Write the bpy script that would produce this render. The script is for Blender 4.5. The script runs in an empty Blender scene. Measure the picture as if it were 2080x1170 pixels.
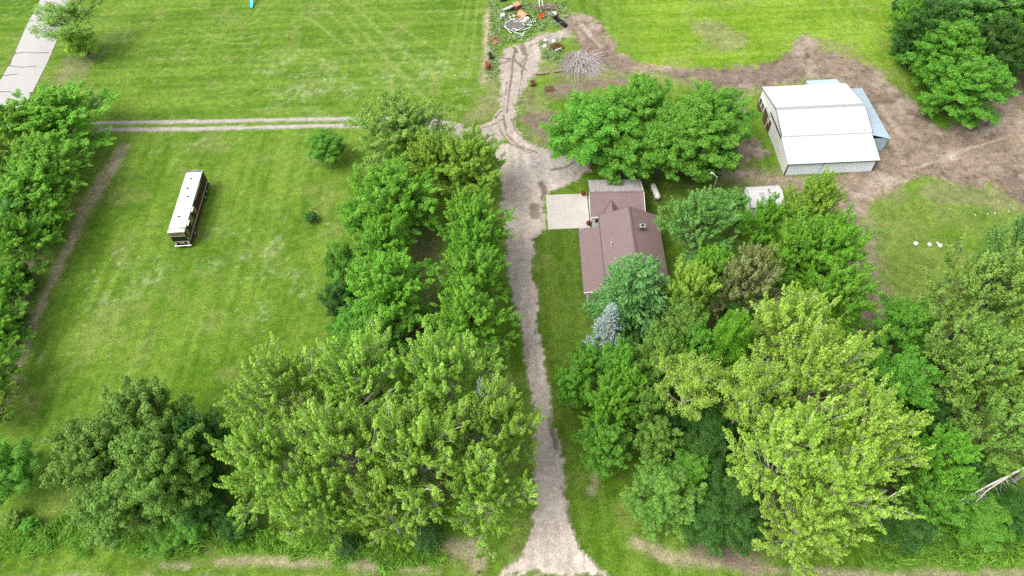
import bpy, math, random
import numpy as np
from mathutils import Vector

sc = bpy.context.scene
col = sc.collection
R = math.radians

# ---------------------------------------------------------------- camera
cam = bpy.data.cameras.new('camera'); camo = bpy.data.objects.new('camera', cam); col.objects.link(camo)
cam.sensor_width = 36; cam.lens = 24; cam.clip_start = 0.5; cam.clip_end = 6000
camo.location = (0, 0, 75)
camo.rotation_mode = 'QUATERNION'
from mathutils import Quaternion
camo.rotation_quaternion = Quaternion((1, 0, 0), R(90 - 53.4)) @ Quaternion((0, 0, 1), R(-2.4))
sc.camera = camo

# ---------------------------------------------------------------- sky and light (bright overcast)
SUN_EL, SUN_AZ = R(56), R(-112)                 # azimuth from +Y towards +X
w = bpy.data.worlds.new('World'); sc.world = w; w.use_nodes = True
nt = w.node_tree; bg = nt.nodes['Background']
sky = nt.nodes.new('ShaderNodeTexSky'); sky.sky_type = 'NISHITA'; sky.sun_disc = False
sky.sun_elevation = SUN_EL; sky.sun_rotation = SUN_AZ
sky.air_density = 1.0; sky.dust_density = 3.0; sky.ozone_density = 1.0
hs = nt.nodes.new('ShaderNodeHueSaturation'); hs.inputs['Saturation'].default_value = 0.22
nt.links.new(sky.outputs[0], hs.inputs['Color']); nt.links.new(hs.outputs[0], bg.inputs['Color'])
bg.inputs['Strength'].default_value = 0.15
sun = bpy.data.lights.new('sun', 'SUN'); sun.energy = 1.25; sun.angle = R(40); sun.color = (1, 0.96, 0.9)
so = bpy.data.objects.new('sun', sun); col.objects.link(so)
sd = Vector((math.cos(SUN_EL)*math.sin(SUN_AZ), math.cos(SUN_EL)*math.cos(SUN_AZ), math.sin(SUN_EL)))
so.rotation_mode = 'QUATERNION'; so.rotation_quaternion = sd.to_track_quat('Z', 'Y')
so.location = sd*200
vs = sc.view_settings; vs.view_transform = 'Standard'; vs.look = 'None'; vs.gamma = 1; vs.use_curve_mapping = False
vs.exposure = 1.02
sc.cycles.use_denoising = False
sc.cycles.max_bounces = 6; sc.cycles.diffuse_bounces = 3; sc.cycles.transmission_bounces = 3; sc.cycles.glossy_bounces = 2
sc.cycles.transparent_max_bounces = 4; sc.cycles.caustics_reflective = False; sc.cycles.caustics_refractive = False

# ---------------------------------------------------------------- helpers
def link(o, parent=None):
    col.objects.link(o)
    if parent is not None: o.parent = parent
    return o
def tag(o, label=None, cat=None, group=None, kind=None):
    if label: o['label'] = label
    if cat: o['category'] = cat
    if group: o['group'] = group
    if kind: o['kind'] = kind
    return o
def empty(name, x=0, y=0, z=0, rz=0):
    o = bpy.data.objects.new(name, None); o.location = (x, y, z); o.rotation_euler = (0, 0, rz); o.empty_display_size = 0.5
    return link(o)
def np_mesh(name, V, Q, attrs=None, smooth=False):
    """V (n,3), Q (m,k) faces of equal size"""
    me = bpy.data.meshes.new(name)
    V = np.asarray(V, dtype=np.float32); Q = np.asarray(Q, dtype=np.int32)
    k = Q.shape[1]
    me.vertices.add(len(V)); me.vertices.foreach_set('co', V.ravel())
    me.loops.add(Q.size); me.loops.foreach_set('vertex_index', Q.ravel())
    me.polygons.add(len(Q)); me.polygons.foreach_set('loop_start', np.arange(0, Q.size, k, dtype=np.int32))
    try: me.polygons.foreach_set('loop_total', np.full(len(Q), k, dtype=np.int32))
    except Exception: pass
    if smooth: me.polygons.foreach_set('use_smooth', np.ones(len(Q), dtype=bool))
    for an, (typ, data) in (attrs or {}).items():
        a = me.attributes.new(an, typ, 'POINT')
        a.data.foreach_set('color' if typ == 'FLOAT_COLOR' else 'value', np.asarray(data, dtype=np.float32).ravel())
    me.update(calc_edges=True); return me

class MB:
    def __init__(s): s.v = []; s.f = []
    def add(s, vs, fs):
        b = len(s.v); s.v += [tuple(p) for p in vs]; s.f += [tuple(i+b for i in f) for f in fs]; return s
    def box(s, x0, x1, y0, y1, z0, z1):
        return s.add([(x0,y0,z0),(x1,y0,z0),(x1,y1,z0),(x0,y1,z0),(x0,y0,z1),(x1,y0,z1),(x1,y1,z1),(x0,y1,z1)],
                     [(3,2,1,0),(4,5,6,7),(0,1,5,4),(1,2,6,5),(2,3,7,6),(3,0,4,7)])
    def obox(s, c, sx, sy, sz, rz=0, tilt=0, roll=0):
        from mathutils import Euler
        m = Euler((tilt, roll, rz)).to_matrix(); c = Vector(c)
        P = [c + m @ Vector((a*sx/2, b*sy/2, d*sz/2)) for d in (-1,1) for a,b in ((-1,-1),(1,-1),(1,1),(-1,1))]
        return s.add(P, [(3,2,1,0),(4,5,6,7),(0,1,5,4),(1,2,6,5),(2,3,7,6),(3,0,4,7)])
    def tube(s, p0, p1, r0, r1=None, n=6, cap=True):
        r1 = r0 if r1 is None else r1
        p0 = Vector(p0); p1 = Vector(p1); d = p1-p0
        if d.length < 1e-6: return s
        d.normalize(); a = d.orthogonal().normalized(); b = d.cross(a)
        P = []
        for p, r in ((p0, r0), (p1, r1)):
            P += [p + (a*math.cos(2*math.pi*i/n) + b*math.sin(2*math.pi*i/n))*r for i in range(n)]
        F = [(i, (i+1) % n, n+(i+1) % n, n+i) for i in range(n)]
        if cap: F += [tuple(range(n-1, -1, -1)), tuple(range(n, 2*n))]
        return s.add(P, F)
    def lathe(s, prof, c=(0,0,0), n=16):
        """prof list of (r,z)"""
        P = []; F = []
        for r, z in prof: P += [(c[0]+r*math.cos(2*math.pi*i/n), c[1]+r*math.sin(2*math.pi*i/n), c[2]+z) for i in range(n)]
        for k in range(len(prof)-1):
            F += [(k*n+i, k*n+(i+1) % n, (k+1)*n+(i+1) % n, (k+1)*n+i) for i in range(n)]
        return s.add(P, F)
    def poly(s, pts, th=None):
        """flat polygon; th = thickness vector for a slab"""
        n = len(pts); pts = [Vector(p) for p in pts]
        if th is None: return s.add(pts, [tuple(range(n))])
        th = Vector(th)
        F = [tuple(range(n)), tuple(range(2*n-1, n-1, -1))] + [(i, n+i, n+(i+1) % n, (i+1) % n) for i in range(n)]
        return s.add(pts + [p+th for p in pts], F)
    def sheet(s, e0, e1, r1, r0, pitch=0.3, rh=0.025, th=0.03):
        """ribbed metal sheet; e0-e1 is one long edge, r0-r1 the other; ribs run from e to r"""
        e0, e1, r1, r0 = (Vector(p) for p in (e0, e1, r1, r0))
        nrm = (e1-e0).cross(r0-e0).normalized()
        if nrm.z < 0 or (abs(nrm.z) < 1e-4 and nrm.y > 0): nrm = -nrm
        L = (e1-e0).length; N = max(1, round(L/pitch)); prof = []
        for i in range(N):
            prof += [(i/N, 0), ((i+0.72)/N, 0), ((i+0.80)/N, rh), ((i+0.92)/N, rh)]
        prof.append((1, 0))
        P = []
        for t, h in prof: P += [e0.lerp(e1, t)+nrm*h, r0.lerp(r1, t)+nrm*h]
        F = [(2*k, 2*k+2, 2*k+3, 2*k+1) for k in range(len(prof)-1)]
        s.add(P, F)
        return s.add([p-nrm*th for p in (e0, e1, r1, r0)] + [p-nrm*0.002 for p in (e0, e1, r1, r0)],
                     [(3,2,1,0), (0,1,5,4), (1,2,6,5), (2,3,7,6), (3,0,4,7)])
    def build(s, name, mat, parent=None, smooth=False, bevel=0):
        me = bpy.data.meshes.new(name); me.from_pydata([tuple(p) for p in s.v], [], s.f)
        me.materials.append(mat)
        if smooth:
            for p in me.polygons: p.use_smooth = True
        me.update(); o = link(bpy.data.objects.new(name, me), parent)
        if bevel:
            m = o.modifiers.new('bevel', 'BEVEL'); m.width = bevel; m.segments = 2; m.limit_method = 'ANGLE'
        return o

# ---------------------------------------------------------------- materials
def mat_new(name):
    m = bpy.data.materials.new(name); m.use_nodes = True
    return m, m.node_tree, m.node_tree.nodes['Principled BSDF']
def N(nt, t, **kw):
    n = nt.nodes.new(t)
    for k, v in kw.items():
        if k in n.inputs: n.inputs[k].default_value = v
        else: setattr(n, k, v)
    return n
def mixc(nt, fac, a, b, mode='MIX'):
    n = nt.nodes.new('ShaderNodeMix'); n.data_type = 'RGBA'; n.blend_type = mode
    for s, v in ((n.inputs[0], fac), (n.inputs[6], a), (n.inputs[7], b)):
        if hasattr(v, 'is_output'): nt.links.new(v, s)
        else: s.default_value = v if not isinstance(v, tuple) or len(v) != 3 else (*v, 1)
    return n.outputs[2]
def ramp(nt, src, a, b, va=0., vb=1.):
    n = nt.nodes.new('ShaderNodeMapRange'); n.inputs[1].default_value = a; n.inputs[2].default_value = b
    n.inputs[3].default_value = va; n.inputs[4].default_value = vb
    nt.links.new(src, n.inputs[0]); return n.outputs[0]
def plain(name, c, rough=0.6, metal=0.0, var=0.12, scale=3.0, bump=0.0, dirt=None, spec=0.4, stretch=(1,1,1), coord='Object'):
    """painted / plain surface with slight uneven tone and grime"""
    m, t, b = mat_new(name)
    tc = N(t, 'ShaderNodeTexCoord'); mp = N(t, 'ShaderNodeMapping'); mp.inputs['Scale'].default_value = stretch
    t.links.new(tc.outputs[coord], mp.inputs[0])
    n1 = N(t, 'ShaderNodeTexNoise', Scale=scale, Detail=6.0, Roughness=0.65); t.links.new(mp.outputs[0], n1.inputs['Vector'])
    lo = tuple(x*(1-var) for x in c); hi = tuple(min(1, x*(1+var)) for x in c)
    cc = mixc(t, ramp(t, n1.outputs['Fac'], 0.3, 0.7), lo, hi)
    if dirt:
        n2 = N(t, 'ShaderNodeTexNoise', Scale=scale*0.4, Detail=8.0, Roughness=0.7); t.links.new(mp.outputs[0], n2.inputs['Vector'])
        cc = mixc(t, ramp(t, n2.outputs['Fac'], 0.5, 0.78, 0, dirt[1]), cc, dirt[0])
    t.links.new(cc, b.inputs['Base Color'])
    b.inputs['Metallic'].default_value = metal; b.inputs['Specular IOR Level'].default_value = spec
    t.links.new(ramp(t, n1.outputs['Fac'], 0.2, 0.8, max(0, rough-0.08), min(1, rough+0.08)), b.inputs['Roughness'])
    if bump:
        bp = N(t, 'ShaderNodeBump', Strength=bump, Distance=0.03); n3 = N(t, 'ShaderNodeTexNoise', Scale=scale*6, Detail=4.0)
        t.links.new(mp.outputs[0], n3.inputs['Vector']); t.links.new(n3.outputs['Fac'], bp.inputs['Height']); t.links.new(bp.outputs[0], b.inputs['Normal'])
    return m
def leafmat(name, a, b_, trans=0.3, rough=0.5):
    """leaf colour runs between two tones by a random value per leaf and per tree"""
    m, t, b = mat_new(name)
    at = N(t, 'ShaderNodeAttribute', attribute_name='tint'); oi = N(t, 'ShaderNodeObjectInfo')
    cc = mixc(t, at.outputs['Fac'], a, b_)
    hsv = N(t, 'ShaderNodeHueSaturation'); t.links.new(cc, hsv.inputs['Color'])
    t.links.new(ramp(t, oi.outputs['Random'], 0, 1, 0.494, 0.506), hsv.inputs['Hue'])
    t.links.new(ramp(t, oi.outputs['Random'], 0, 1, 0.93, 1.1), hsv.inputs['Value'])
    t.links.new(hsv.outputs[0], b.inputs['Base Color'])
    b.inputs['Roughness'].default_value = rough; b.inputs['Specular IOR Level'].default_value = 0.35
    tr = N(t, 'ShaderNodeBsdfTranslucent'); t.links.new(hsv.outputs[0], tr.inputs['Color'])
    mx = N(t, 'ShaderNodeMixShader'); mx.inputs[0].default_value = trans
    t.links.new(b.outputs[0], mx.inputs[1]); t.links.new(tr.outputs[0], mx.inputs[2])
    t.links.new(mx.outputs[0], t.nodes['Material Output'].inputs['Surface'])
    return m
def groundmat(name, amp=0.35, fine=5.0, bump=0.5, dist=0.06, rough=0.9, speck=None, warm=0.0):
    m, t, b = mat_new(name)
    at = N(t, 'ShaderNodeAttribute', attribute_name='col'); geo = N(t, 'ShaderNodeNewGeometry')
    n1 = N(t, 'ShaderNodeTexNoise', Scale=fine, Detail=5.0, Roughness=0.75); t.links.new(geo.outputs['Position'], n1.inputs['Vector'])
    n2 = N(t, 'ShaderNodeTexNoise', Scale=fine*0.22, Detail=5.0, Roughness=0.7); t.links.new(geo.outputs['Position'], n2.inputs['Vector'])
    f1 = ramp(t, n1.outputs['Fac'], 0.34, 0.66, 1-amp, 1+amp); f2 = ramp(t, n2.outputs['Fac'], 0.34, 0.66, 1-amp*0.6, 1+amp*0.6)
    mu = N(t, 'ShaderNodeMath', operation='MULTIPLY'); t.links.new(f1, mu.inputs[0]); t.links.new(f2, mu.inputs[1])
    vm = N(t, 'ShaderNodeVectorMath', operation='SCALE'); t.links.new(at.outputs['Color'], vm.inputs[0]); t.links.new(mu.outputs[0], vm.inputs['Scale'])
    n4 = N(t, 'ShaderNodeTexNoise', Scale=fine*0.6, Detail=4.0, Roughness=0.8); t.links.new(geo.outputs['Position'], n4.inputs['Vector'])
    cc = mixc(t, ramp(t, n4.outputs['Fac'], 0.5, 0.72, 0, warm), vm.outputs[0], (1.35, 1.18, 1.5), 'MULTIPLY')
    if speck:
        vo = N(t, 'ShaderNodeTexNoise', Scale=speck[1], Detail=2.0, Roughness=0.9); t.links.new(geo.outputs['Position'], vo.inputs['Vector'])
        cc = mixc(t, ramp(t, vo.outputs['Fac'], 0.58, 0.68, 0, speck[2]), cc, speck[0])
    t.links.new(cc, b.inputs['Base Color']); b.inputs['Roughness'].default_value = rough; b.inputs['Specular IOR Level'].default_value = 0.15
    bp = N(t, 'ShaderNodeBump', Strength=bump, Distance=dist); t.links.new(n1.outputs['Fac'], bp.inputs['Height']); t.links.new(bp.outputs[0], b.inputs['Normal'])
    return m

M = {}
M['lawn'] = groundmat('lawn_grass', 0.42, 4.2, 1.0, 0.14, warm=0.6)
M['gravel'] = groundmat('pale_gravel', 0.26, 5.0, 0.7, 0.04, speck=((0.16,0.13,0.11), 6.0, 0.5))
M['dirt'] = groundmat('trodden_dirt', 0.36, 3.2, 0.8, 0.06, speck=((0.10,0.08,0.06), 3.0, 0.5))
M['asphalt'] = groundmat('worn_asphalt', 0.08, 8.0, 0.3, 0.01)

# ---------------------------------------------------------------- noise and distance fields
def _hash(i, j, s):
    h = (i.astype(np.int64)*374761393 + j.astype(np.int64)*668265263 + s*974711) & 0x7fffffff
    h = ((h ^ (h >> 13))*1274126177) & 0x7fffffff
    return ((h ^ (h >> 16)) & 0xffff)/65535.0
def vnoise(x, y, s):
    i = np.floor(x); j = np.floor(y); u = x-i; v = y-j; u = u*u*(3-2*u); v = v*v*(3-2*v)
    a = _hash(i, j, s); b = _hash(i+1, j, s); c = _hash(i, j+1, s); d = _hash(i+1, j+1, s)
    return (a*(1-u)+b*u)*(1-v) + (c*(1-u)+d*u)*v
def fbm(x, y, scale, s=0, octv=4, sx=1., sy=1.):
    t = 0; a = 0.5; f = 1./scale; tot = 0
    for k in range(octv):
        t = t + a*vnoise(x*f*sx+17.3*k, y*f*sy-9.1*k, s+k*7); tot += a; a *= 0.55; f *= 2.1
    return t/tot
def sm(e0, e1, x):
    t = np.clip((x-e0)/(e1-e0), 0, 1); return t*t*(3-2*t)
def dline(x, y, pts):
    """distance to a polyline of (x, y[, width]) and the width at the nearest point"""
    D = np.full(x.shape, 1e9); W = np.zeros(x.shape)
    for p, q in zip(pts[:-1], pts[1:]):
        dx, dy = q[0]-p[0], q[1]-p[1]; l2 = dx*dx+dy*dy+1e-9
        t = np.clip(((x-p[0])*dx+(y-p[1])*dy)/l2, 0, 1)
        d = np.hypot(x-p[0]-t*dx, y-p[1]-t*dy)
        if len(p) > 2: W = np.where(d < D, p[2]*(1-t)+q[2]*t, W)
        D = np.minimum(D, d)
    return D, W
def sdpoly(x, y, pts):
    """signed distance to a polygon, positive inside"""
    D, _ = dline(x, y, list(pts)+[pts[0]]); ins = np.zeros(x.shape, bool); n = len(pts)
    for i in range(n):
        x1, y1 = pts[i][:2]; x2, y2 = pts[(i+1) % n][:2]
        if y1 == y2: continue
        c = ((y1 > y) != (y2 > y)) & (x < (x2-x1)*(y-y1)/(y2-y1)+x1); ins ^= c
    return np.where(ins, D, -D)

# ---------------------------------------------------------------- ground plan, in metres
DRIVE = [(-3.05, 18.32), (-0.40, 20.54), (1.05, 23.33), (1.68, 27.11), (1.73, 31.17), (1.79, 35.49), (1.63, 39.43), (1.03, 45.08), (0.20, 52.00), (-0.61, 57.86), (-1.09, 63.24), (-1.33, 68.00), (-0.92, 73.00), (-1.27, 77.27), (-2.02, 82.34), (-3.41, 85.34), (-6.22, 86.23), (-9.06, 86.89), (-9.11, 89.58), (-5.42, 89.47), (-2.12, 91.01), (-0.88, 94.52), (-0.30, 101.25), (-0.97, 106.31), (0.03, 110.75), (3.28, 112.37), (7.60, 115.54), (12.31, 116.17), (13.50, 113.68), (9.22, 111.95), (7.20, 108.72), (6.76, 104.32), (4.82, 100.90), (3.12, 97.58), (2.12, 93.68), (1.73, 89.89), (2.66, 86.76), (4.55, 84.26), (6.85, 82.83), (10.27, 81.25), (12.84, 79.51), (13.41, 77.48), (9.73, 74.90), (6.61, 73.60), (5.66, 72.83), (5.38, 66.08), (4.03, 65.01), (3.30, 62.08), (3.36, 56.79), (3.51, 51.03), (3.70, 45.68), (4.13, 40.68), (4.41, 36.01), (4.90, 31.63), (5.27, 27.81), (5.34, 24.75), (5.54, 22.61), (6.89, 20.25), (9.21, 17.83)]
DIRT = [
 [(11.64, 119.51, 1.5), (14.86, 118.44, 3.0), (16.71, 113.45, 3.0), (18.39, 107.94, 2.6), (21.57, 104.75, 1.6), (27.04, 102.93, 0.7), (34.50, 100.72, 1.0), (41.14, 99.42, 3.0), (48.14, 99.79, 2.6), (54.62, 104.22, 3.4), (56.04, 109.08, 1.6)],
 [(51.15, 101.28, 2.6), (58.18, 101.51, 4.0), (62.13, 97.73, 3.6), (64.42, 92.21, 3.4), (65.33, 85.84, 4.2), (66.19, 79.88, 5.5), (69.82, 77.39, 6.0), (76.04, 79.27, 6.0), (85.43, 80.99, 6.5)],
 [(75.52, 81.61, 4.0), (81.27, 87.28, 3.0), (85.98, 92.09, 2.0), (90.10, 97.21, 1.5)],
 [(64.24, 78.86, 4.5), (59.27, 75.83, 3.5), (54.63, 73.41, 3.0), (50.89, 70.00, 2.6), (48.80, 65.18, 1.7), (47.21, 58.80, 1.5), (46.58, 52.86, 1.4), (46.26, 48.09, 1.6), (44.79, 42.95, 1.8), (43.48, 37.47, 2.2)],
 [(40.08, 98.53, 2.0), (38.58, 91.95, 1.6)],
 [(75.81, 73.75, 4.0), (79.41, 70.39, 5.0)],
 [(34.58, 81.25, 2.2), (38.20, 81.60, 2.6)],
 [(34.30, 76.45, 0.5), (37.13, 75.52, 0.8), (41.25, 73.89, 1.0), (45.57, 73.21, 0.8)],
]
SOIL_AND_SHADE = [  # bare soil; strokes under trees also carry their shade
 [(9.12, 97.86, 1.8), (14.39, 99.29, 1.6), (20.50, 99.85, 1.0)],
 [(4.08, 90.99, 1.6), (6.88, 89.56, 2.6), (8.29, 86.41, 2.0)],
 [(35.41, 100.94, 1.6), (43.69, 99.25, 2.2), (50.29, 101.34, 2.0)],
 [(-12.58, 65.74, 2.0), (-11.23, 58.42, 1.8), (-12.59, 51.06, 2.0), (-13.28, 45.77, 2.4)],
 [(19.50, 30.39, 4.0), (16.35, 35.46, 4.0), (22.93, 33.27, 5.0), (27.71, 27.13, 6.0), (41.72, 37.55, 6.0), (44.67, 44.41, 3.0), (44.08, 28.13, 5.0), (28.59, 45.20, 6.0)],
 [(-23.99, 34.14, 6.0), (-8.85, 33.46, 6.0)],
 [(-42.29, 28.99, 5.0), (-34.73, 25.35, 3.0)],
 [(-71.24, 68.99, 2.0), (-68.34, 57.99, 2.0), (-66.41, 49.87, 2.0), (-64.68, 42.54, 2.0)],
 [(80.41, 111.22, 6.0), (85.33, 101.79, 6.0), (87.82, 95.99, 4.0)],
 [(17.75, 110.26, 1.4), (19.11, 106.39, 1.8), (20.17, 104.12, 1.2)],
 [(19.11, 20.00, 1.0), (23.53, 18.93, 1.2)],
]
STRAW = [
 [(-63.12, 87.84, 1.0), (-63.74, 82.65, 1.3), (-64.70, 75.65, 1.0), (-64.70, 67.67, 0.6), (-64.75, 61.25, 0.5), (-64.54, 54.49, 0.5), (-64.24, 48.63, 0.6), (-63.80, 42.49, 0.4), (-63.93, 37.83, 0.4)],
 [(-38.39, 20.81, 0.0), (-34.73, 20.87, 0.1), (-30.59, 21.10, 0.15), (-22.10, 20.51, 0.25), (-13.68, 19.72, 0.25), (-8.98, 19.04, 0.15)],
 [(-56.41, 20.04, 0.1), (-39.58, 19.47, 0.1), (-23.92, 18.76, 0.1), (-8.44, 17.95, 0.1)],
 [(-8.53, 21.64, 0.9), (-5.37, 21.25, 1.1), (-4.85, 19.72, 0.9)],
 [(12.00, 21.31, 0.3), (15.38, 19.55, 0.6), (20.39, 18.71, 0.5), (25.33, 17.87, 0.4), (35.25, 16.99, 0.2), (52.30, 16.55, 0.2)],
 [(53.05, 69.87, 0.4), (51.25, 63.14, 0.4), (49.39, 55.21, 0.5), (49.01, 49.51, 0.8)],
 [(-2.54, 123.96, 0.5), (-2.85, 114.06, 0.5), (-3.23, 103.57, 0.5), (-3.25, 101.45, 0.8)],
 [(8.62, 29.10, 0.1), (7.83, 26.85, 0.3)],
]
LANE = [[(-70.19, 94.46, 0.42), (-52.34, 93.71, 0.42), (-35.50, 93.14, 0.42), (-21.25, 92.61, 0.45), (-13.72, 91.75, 0.6), (-7.88, 89.50, 0.8)],
        [(-69.59, 92.65, 0.46), (-51.88, 91.79, 0.46), (-35.22, 91.36, 0.46), (-23.59, 90.87, 0.46), (-13.62, 89.62, 0.6), (-7.86, 88.27, 0.8)]]
CLOVER = [[(-41.09, 106.14, 9)]+[(-33.49, 102.78, 10)], [(-15.15, 104.38, 7)]+[(-7.22, 106.74, 6)]+[(-10.58, 98.49, 7)], [(-73.19, 120.73, 4)]+[(-72.00, 123.13, 3)],
          [(-57.00, 89.27, 4)]+[(-52.39, 87.18, 5)], [(-41.52, 63.60, 4)]+[(-37.23, 67.10, 6)]+[(-32.15, 54.46, 7)], [(-54.07, 53.95, 6)]+[(-51.28, 60.54, 5)], [(-27.72, 98.27, 8)]+[(-21.72, 109.23, 8)],
          [(-34.40, 86.07, 4)]+[(-32.43, 83.62, 4)], [(-43.98, 71.39, 2)]+[(-42.96, 63.68, 2)]]
TRACKS = [  # pale wheel and mower lines in the far lawn
 [(-59.11, 121.69, 0.18), (-55.65, 119.14, 0.18), (-50.57, 117.48, 0.2), (-47.01, 118.52, 0.18)], [(-59.87, 120.10, 0.18), (-54.25, 117.10, 0.18), (-48.34, 115.73, 0.2), (-45.81, 117.14, 0.15)], [(-57.28, 116.05, 0.15), (-55.65, 119.14, 0.15)],
 [(-45.74, 124.60, 0.2), (-40.42, 124.72, 0.2), (-36.18, 122.19, 0.2), (-29.45, 113.60, 0.25)], [(-46.08, 126.52, 0.15), (-38.61, 125.62, 0.2), (-30.76, 125.21, 0.15), (-8.35, 124.05, 0.22)], [(-47.97, 128.78, 0.2), (-48.56, 125.67, 0.25), (-49.83, 123.19, 0.2)],
 [(-39.54, 125.34, 0.15), (-33.91, 119.53, 0.2), (-25.22, 107.99, 0.25)], [(-45.69, 129.86, 0.15), (-47.87, 123.05, 0.2), (-50.46, 121.56, 0.15)],
 [(-34.38, 130.80, 0.5), (-23.94, 113.99, 0.6), (-14.88, 98.77, 0.8), (-8.73, 91.18, 0.9)], [(-37.41, 131.03, 0.3), (-26.74, 114.19, 0.4), (-19.40, 101.83, 0.5)], [(-31.36, 130.57, 0.5), (-20.22, 113.73, 0.6), (-10.65, 101.24, 0.8)], [(-28.35, 130.34, 0.3), (-15.66, 114.98, 0.5), (-8.14, 108.29, 0.5)],
 [(-6.93, 128.71, 0.3), (-8.74, 117.70, 0.3), (-10.73, 104.08, 0.4)], [(-4.46, 128.52, 0.3), (-5.25, 114.24, 0.3), (-6.31, 103.78, 0.3)], [(-5.95, 128.63, 0.3), (-7.29, 114.38, 0.3)],
 [(64.99, 123.22, 0.15), (65.18, 110.75, 0.15), (66.30, 97.45, 0.15)], [(67.81, 123.00, 0.15), (68.65, 108.95, 0.15), (68.89, 98.66, 0.15)], [(62.63, 123.40, 0.15), (63.05, 114.09, 0.15), (64.12, 106.22, 0.12)],
]
RUTS = [  # dark wheel marks pressed into the drive
 [(-0.28, 91.90, 0.18), (0.24, 86.91, 0.2), (2.15, 84.06, 0.22), (4.85, 82.49, 0.2)], [(1.19, 91.18, 0.16), (1.88, 87.41, 0.2), (3.78, 84.90, 0.24), (6.09, 83.46, 0.2)], [(-0.94, 88.20, 0.15), (0.58, 84.86, 0.2), (2.91, 83.19, 0.2), (4.05, 82.31, 0.2)],
 [(0.41, 92.50, 0.15), (0.90, 97.73, 0.18), (1.60, 103.24, 0.2), (1.93, 107.59, 0.25), (2.57, 110.57, 0.3)], [(2.17, 94.98, 0.12), (3.06, 100.32, 0.15), (3.59, 104.54, 0.2), (4.43, 107.42, 0.18)],
 [(-0.31, 108.04, 0.25), (2.19, 107.42, 0.3), (3.44, 105.27, 0.35), (4.27, 104.06, 0.2)], [(3.49, 106.30, 0.2), (4.67, 108.60, 0.25)], [(-0.44, 106.27, 0.15), (1.19, 107.05, 0.25)], [(3.30, 112.84, 0.5), (3.86, 110.78, 0.7), (4.14, 108.93, 0.5)], [(1.90, 112.16, 0.3), (5.16, 113.18, 0.4), (6.62, 114.65, 0.3), (8.72, 115.46, 0.2)],
 [(2.14, 111.21, 0.3), (2.72, 109.64, 0.4)], [(5.06, 111.16, 0.15), (6.97, 112.58, 0.2), (9.39, 114.45, 0.2)], [(-5.83, 89.37, 0.12), (-3.36, 90.21, 0.15), (-1.70, 91.36, 0.2), (-0.41, 93.19, 0.2)], [(-5.42, 88.48, 0.12), (-2.14, 89.51, 0.15), (-0.04, 91.25, 0.15)],
 [(0.63, 94.42, 0.12), (1.14, 99.76, 0.15)], [(3.12, 97.58, 0.12), (3.61, 100.98, 0.12)], [(0.18, 96.43, 0.12), (0.66, 101.18, 0.12)],
 [(3.94, 36.03, 0.35), (4.25, 33.80, 0.5), (4.37, 32.26, 0.3)], [(3.83, 70.68, 0.9), (3.94, 68.68, 0.7)], [(5.08, 75.60, 0.5), (5.58, 73.87, 0.6), (5.32, 72.13, 0.4)], [(6.94, 78.42, 0.25), (9.29, 78.83, 0.2), (10.54, 79.87, 0.2)],
]
WORN = [[(6.54, 105.06, 2.5), (13.83, 102.41, 3.5), (22.54, 102.10, 3.5), (32.58, 99.73, 3.0), (40.52, 96.72, 3.0), (51.22, 98.46, 2.0)], [(4.00, 98.20, 2.0), (5.38, 92.18, 3.0), (6.57, 84.72, 3.0)], [(33.50, 76.28, 3.0), (39.85, 74.29, 3.0), (48.42, 72.73, 3.5), (56.84, 71.19, 3.0)],
 [(64.07, 70.77, 3.0), (70.83, 69.35, 3.5), (76.54, 67.51, 4.0)], [(52.43, 65.94, 1.5), (49.98, 56.90, 1.8), (48.66, 50.32, 2.5)], [(46.51, 100.18, 3.0), (59.76, 106.53, 3.0), (65.95, 98.86, 2.0)], [(67.37, 86.94, 2.0), (67.86, 82.09, 2.0)], [(-2.29, 107.88, 2.0), (-1.60, 96.55, 2.2), (-5.42, 91.60, 2.0)], [(39.02, 114.23, 4.0), (41.97, 110.86, 4.0)], [(-79.59, 111.74, 3.0), (-78.80, 104.40, 3.0), (-77.83, 114.68, 2.0)]]
YARD_TRACKS = [[(57.62, 99.70, 0.35), (61.77, 96.65, 0.4), (63.73, 90.32, 0.4), (64.61, 82.88, 0.5), (66.82, 77.58, 0.4)], [(55.85, 98.15, 0.25), (60.60, 94.44, 0.3), (62.09, 89.15, 0.3), (62.64, 81.83, 0.4)], [(35.98, 99.50, 0.5), (42.61, 98.36, 0.7), (49.91, 99.95, 0.6), (56.05, 103.10, 0.5)],
 [(56.66, 74.90, 0.3), (62.45, 76.18, 0.3), (67.22, 74.81, 0.4), (78.27, 75.78, 0.4)], [(50.95, 67.99, 0.3), (49.42, 62.31, 0.3), (48.07, 55.28, 0.3)], [(50.53, 70.02, 0.5), (49.96, 66.08, 0.5)], [(72.88, 73.93, 0.9), (76.06, 71.10, 0.9)], [(15.10, 115.97, 0.3), (16.92, 111.09, 0.3), (19.55, 106.36, 0.4)]]
YARD_PALE = [[(62.04, 75.12, 0.2), (65.64, 76.54, 0.25), (68.85, 76.90, 0.2), (70.75, 78.68, 0.3), (74.73, 79.81, 0.25), (79.34, 81.37, 0.3)], [(68.85, 76.90, 0.2), (69.90, 78.51, 0.2)], [(15.25, 117.59, 0.4), (18.20, 110.23, 0.3)], [(76.80, 82.71, 0.6), (82.29, 85.98, 0.5)], [(55.19, 72.85, 0.8), (60.51, 73.07, 0.6)]]
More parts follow.
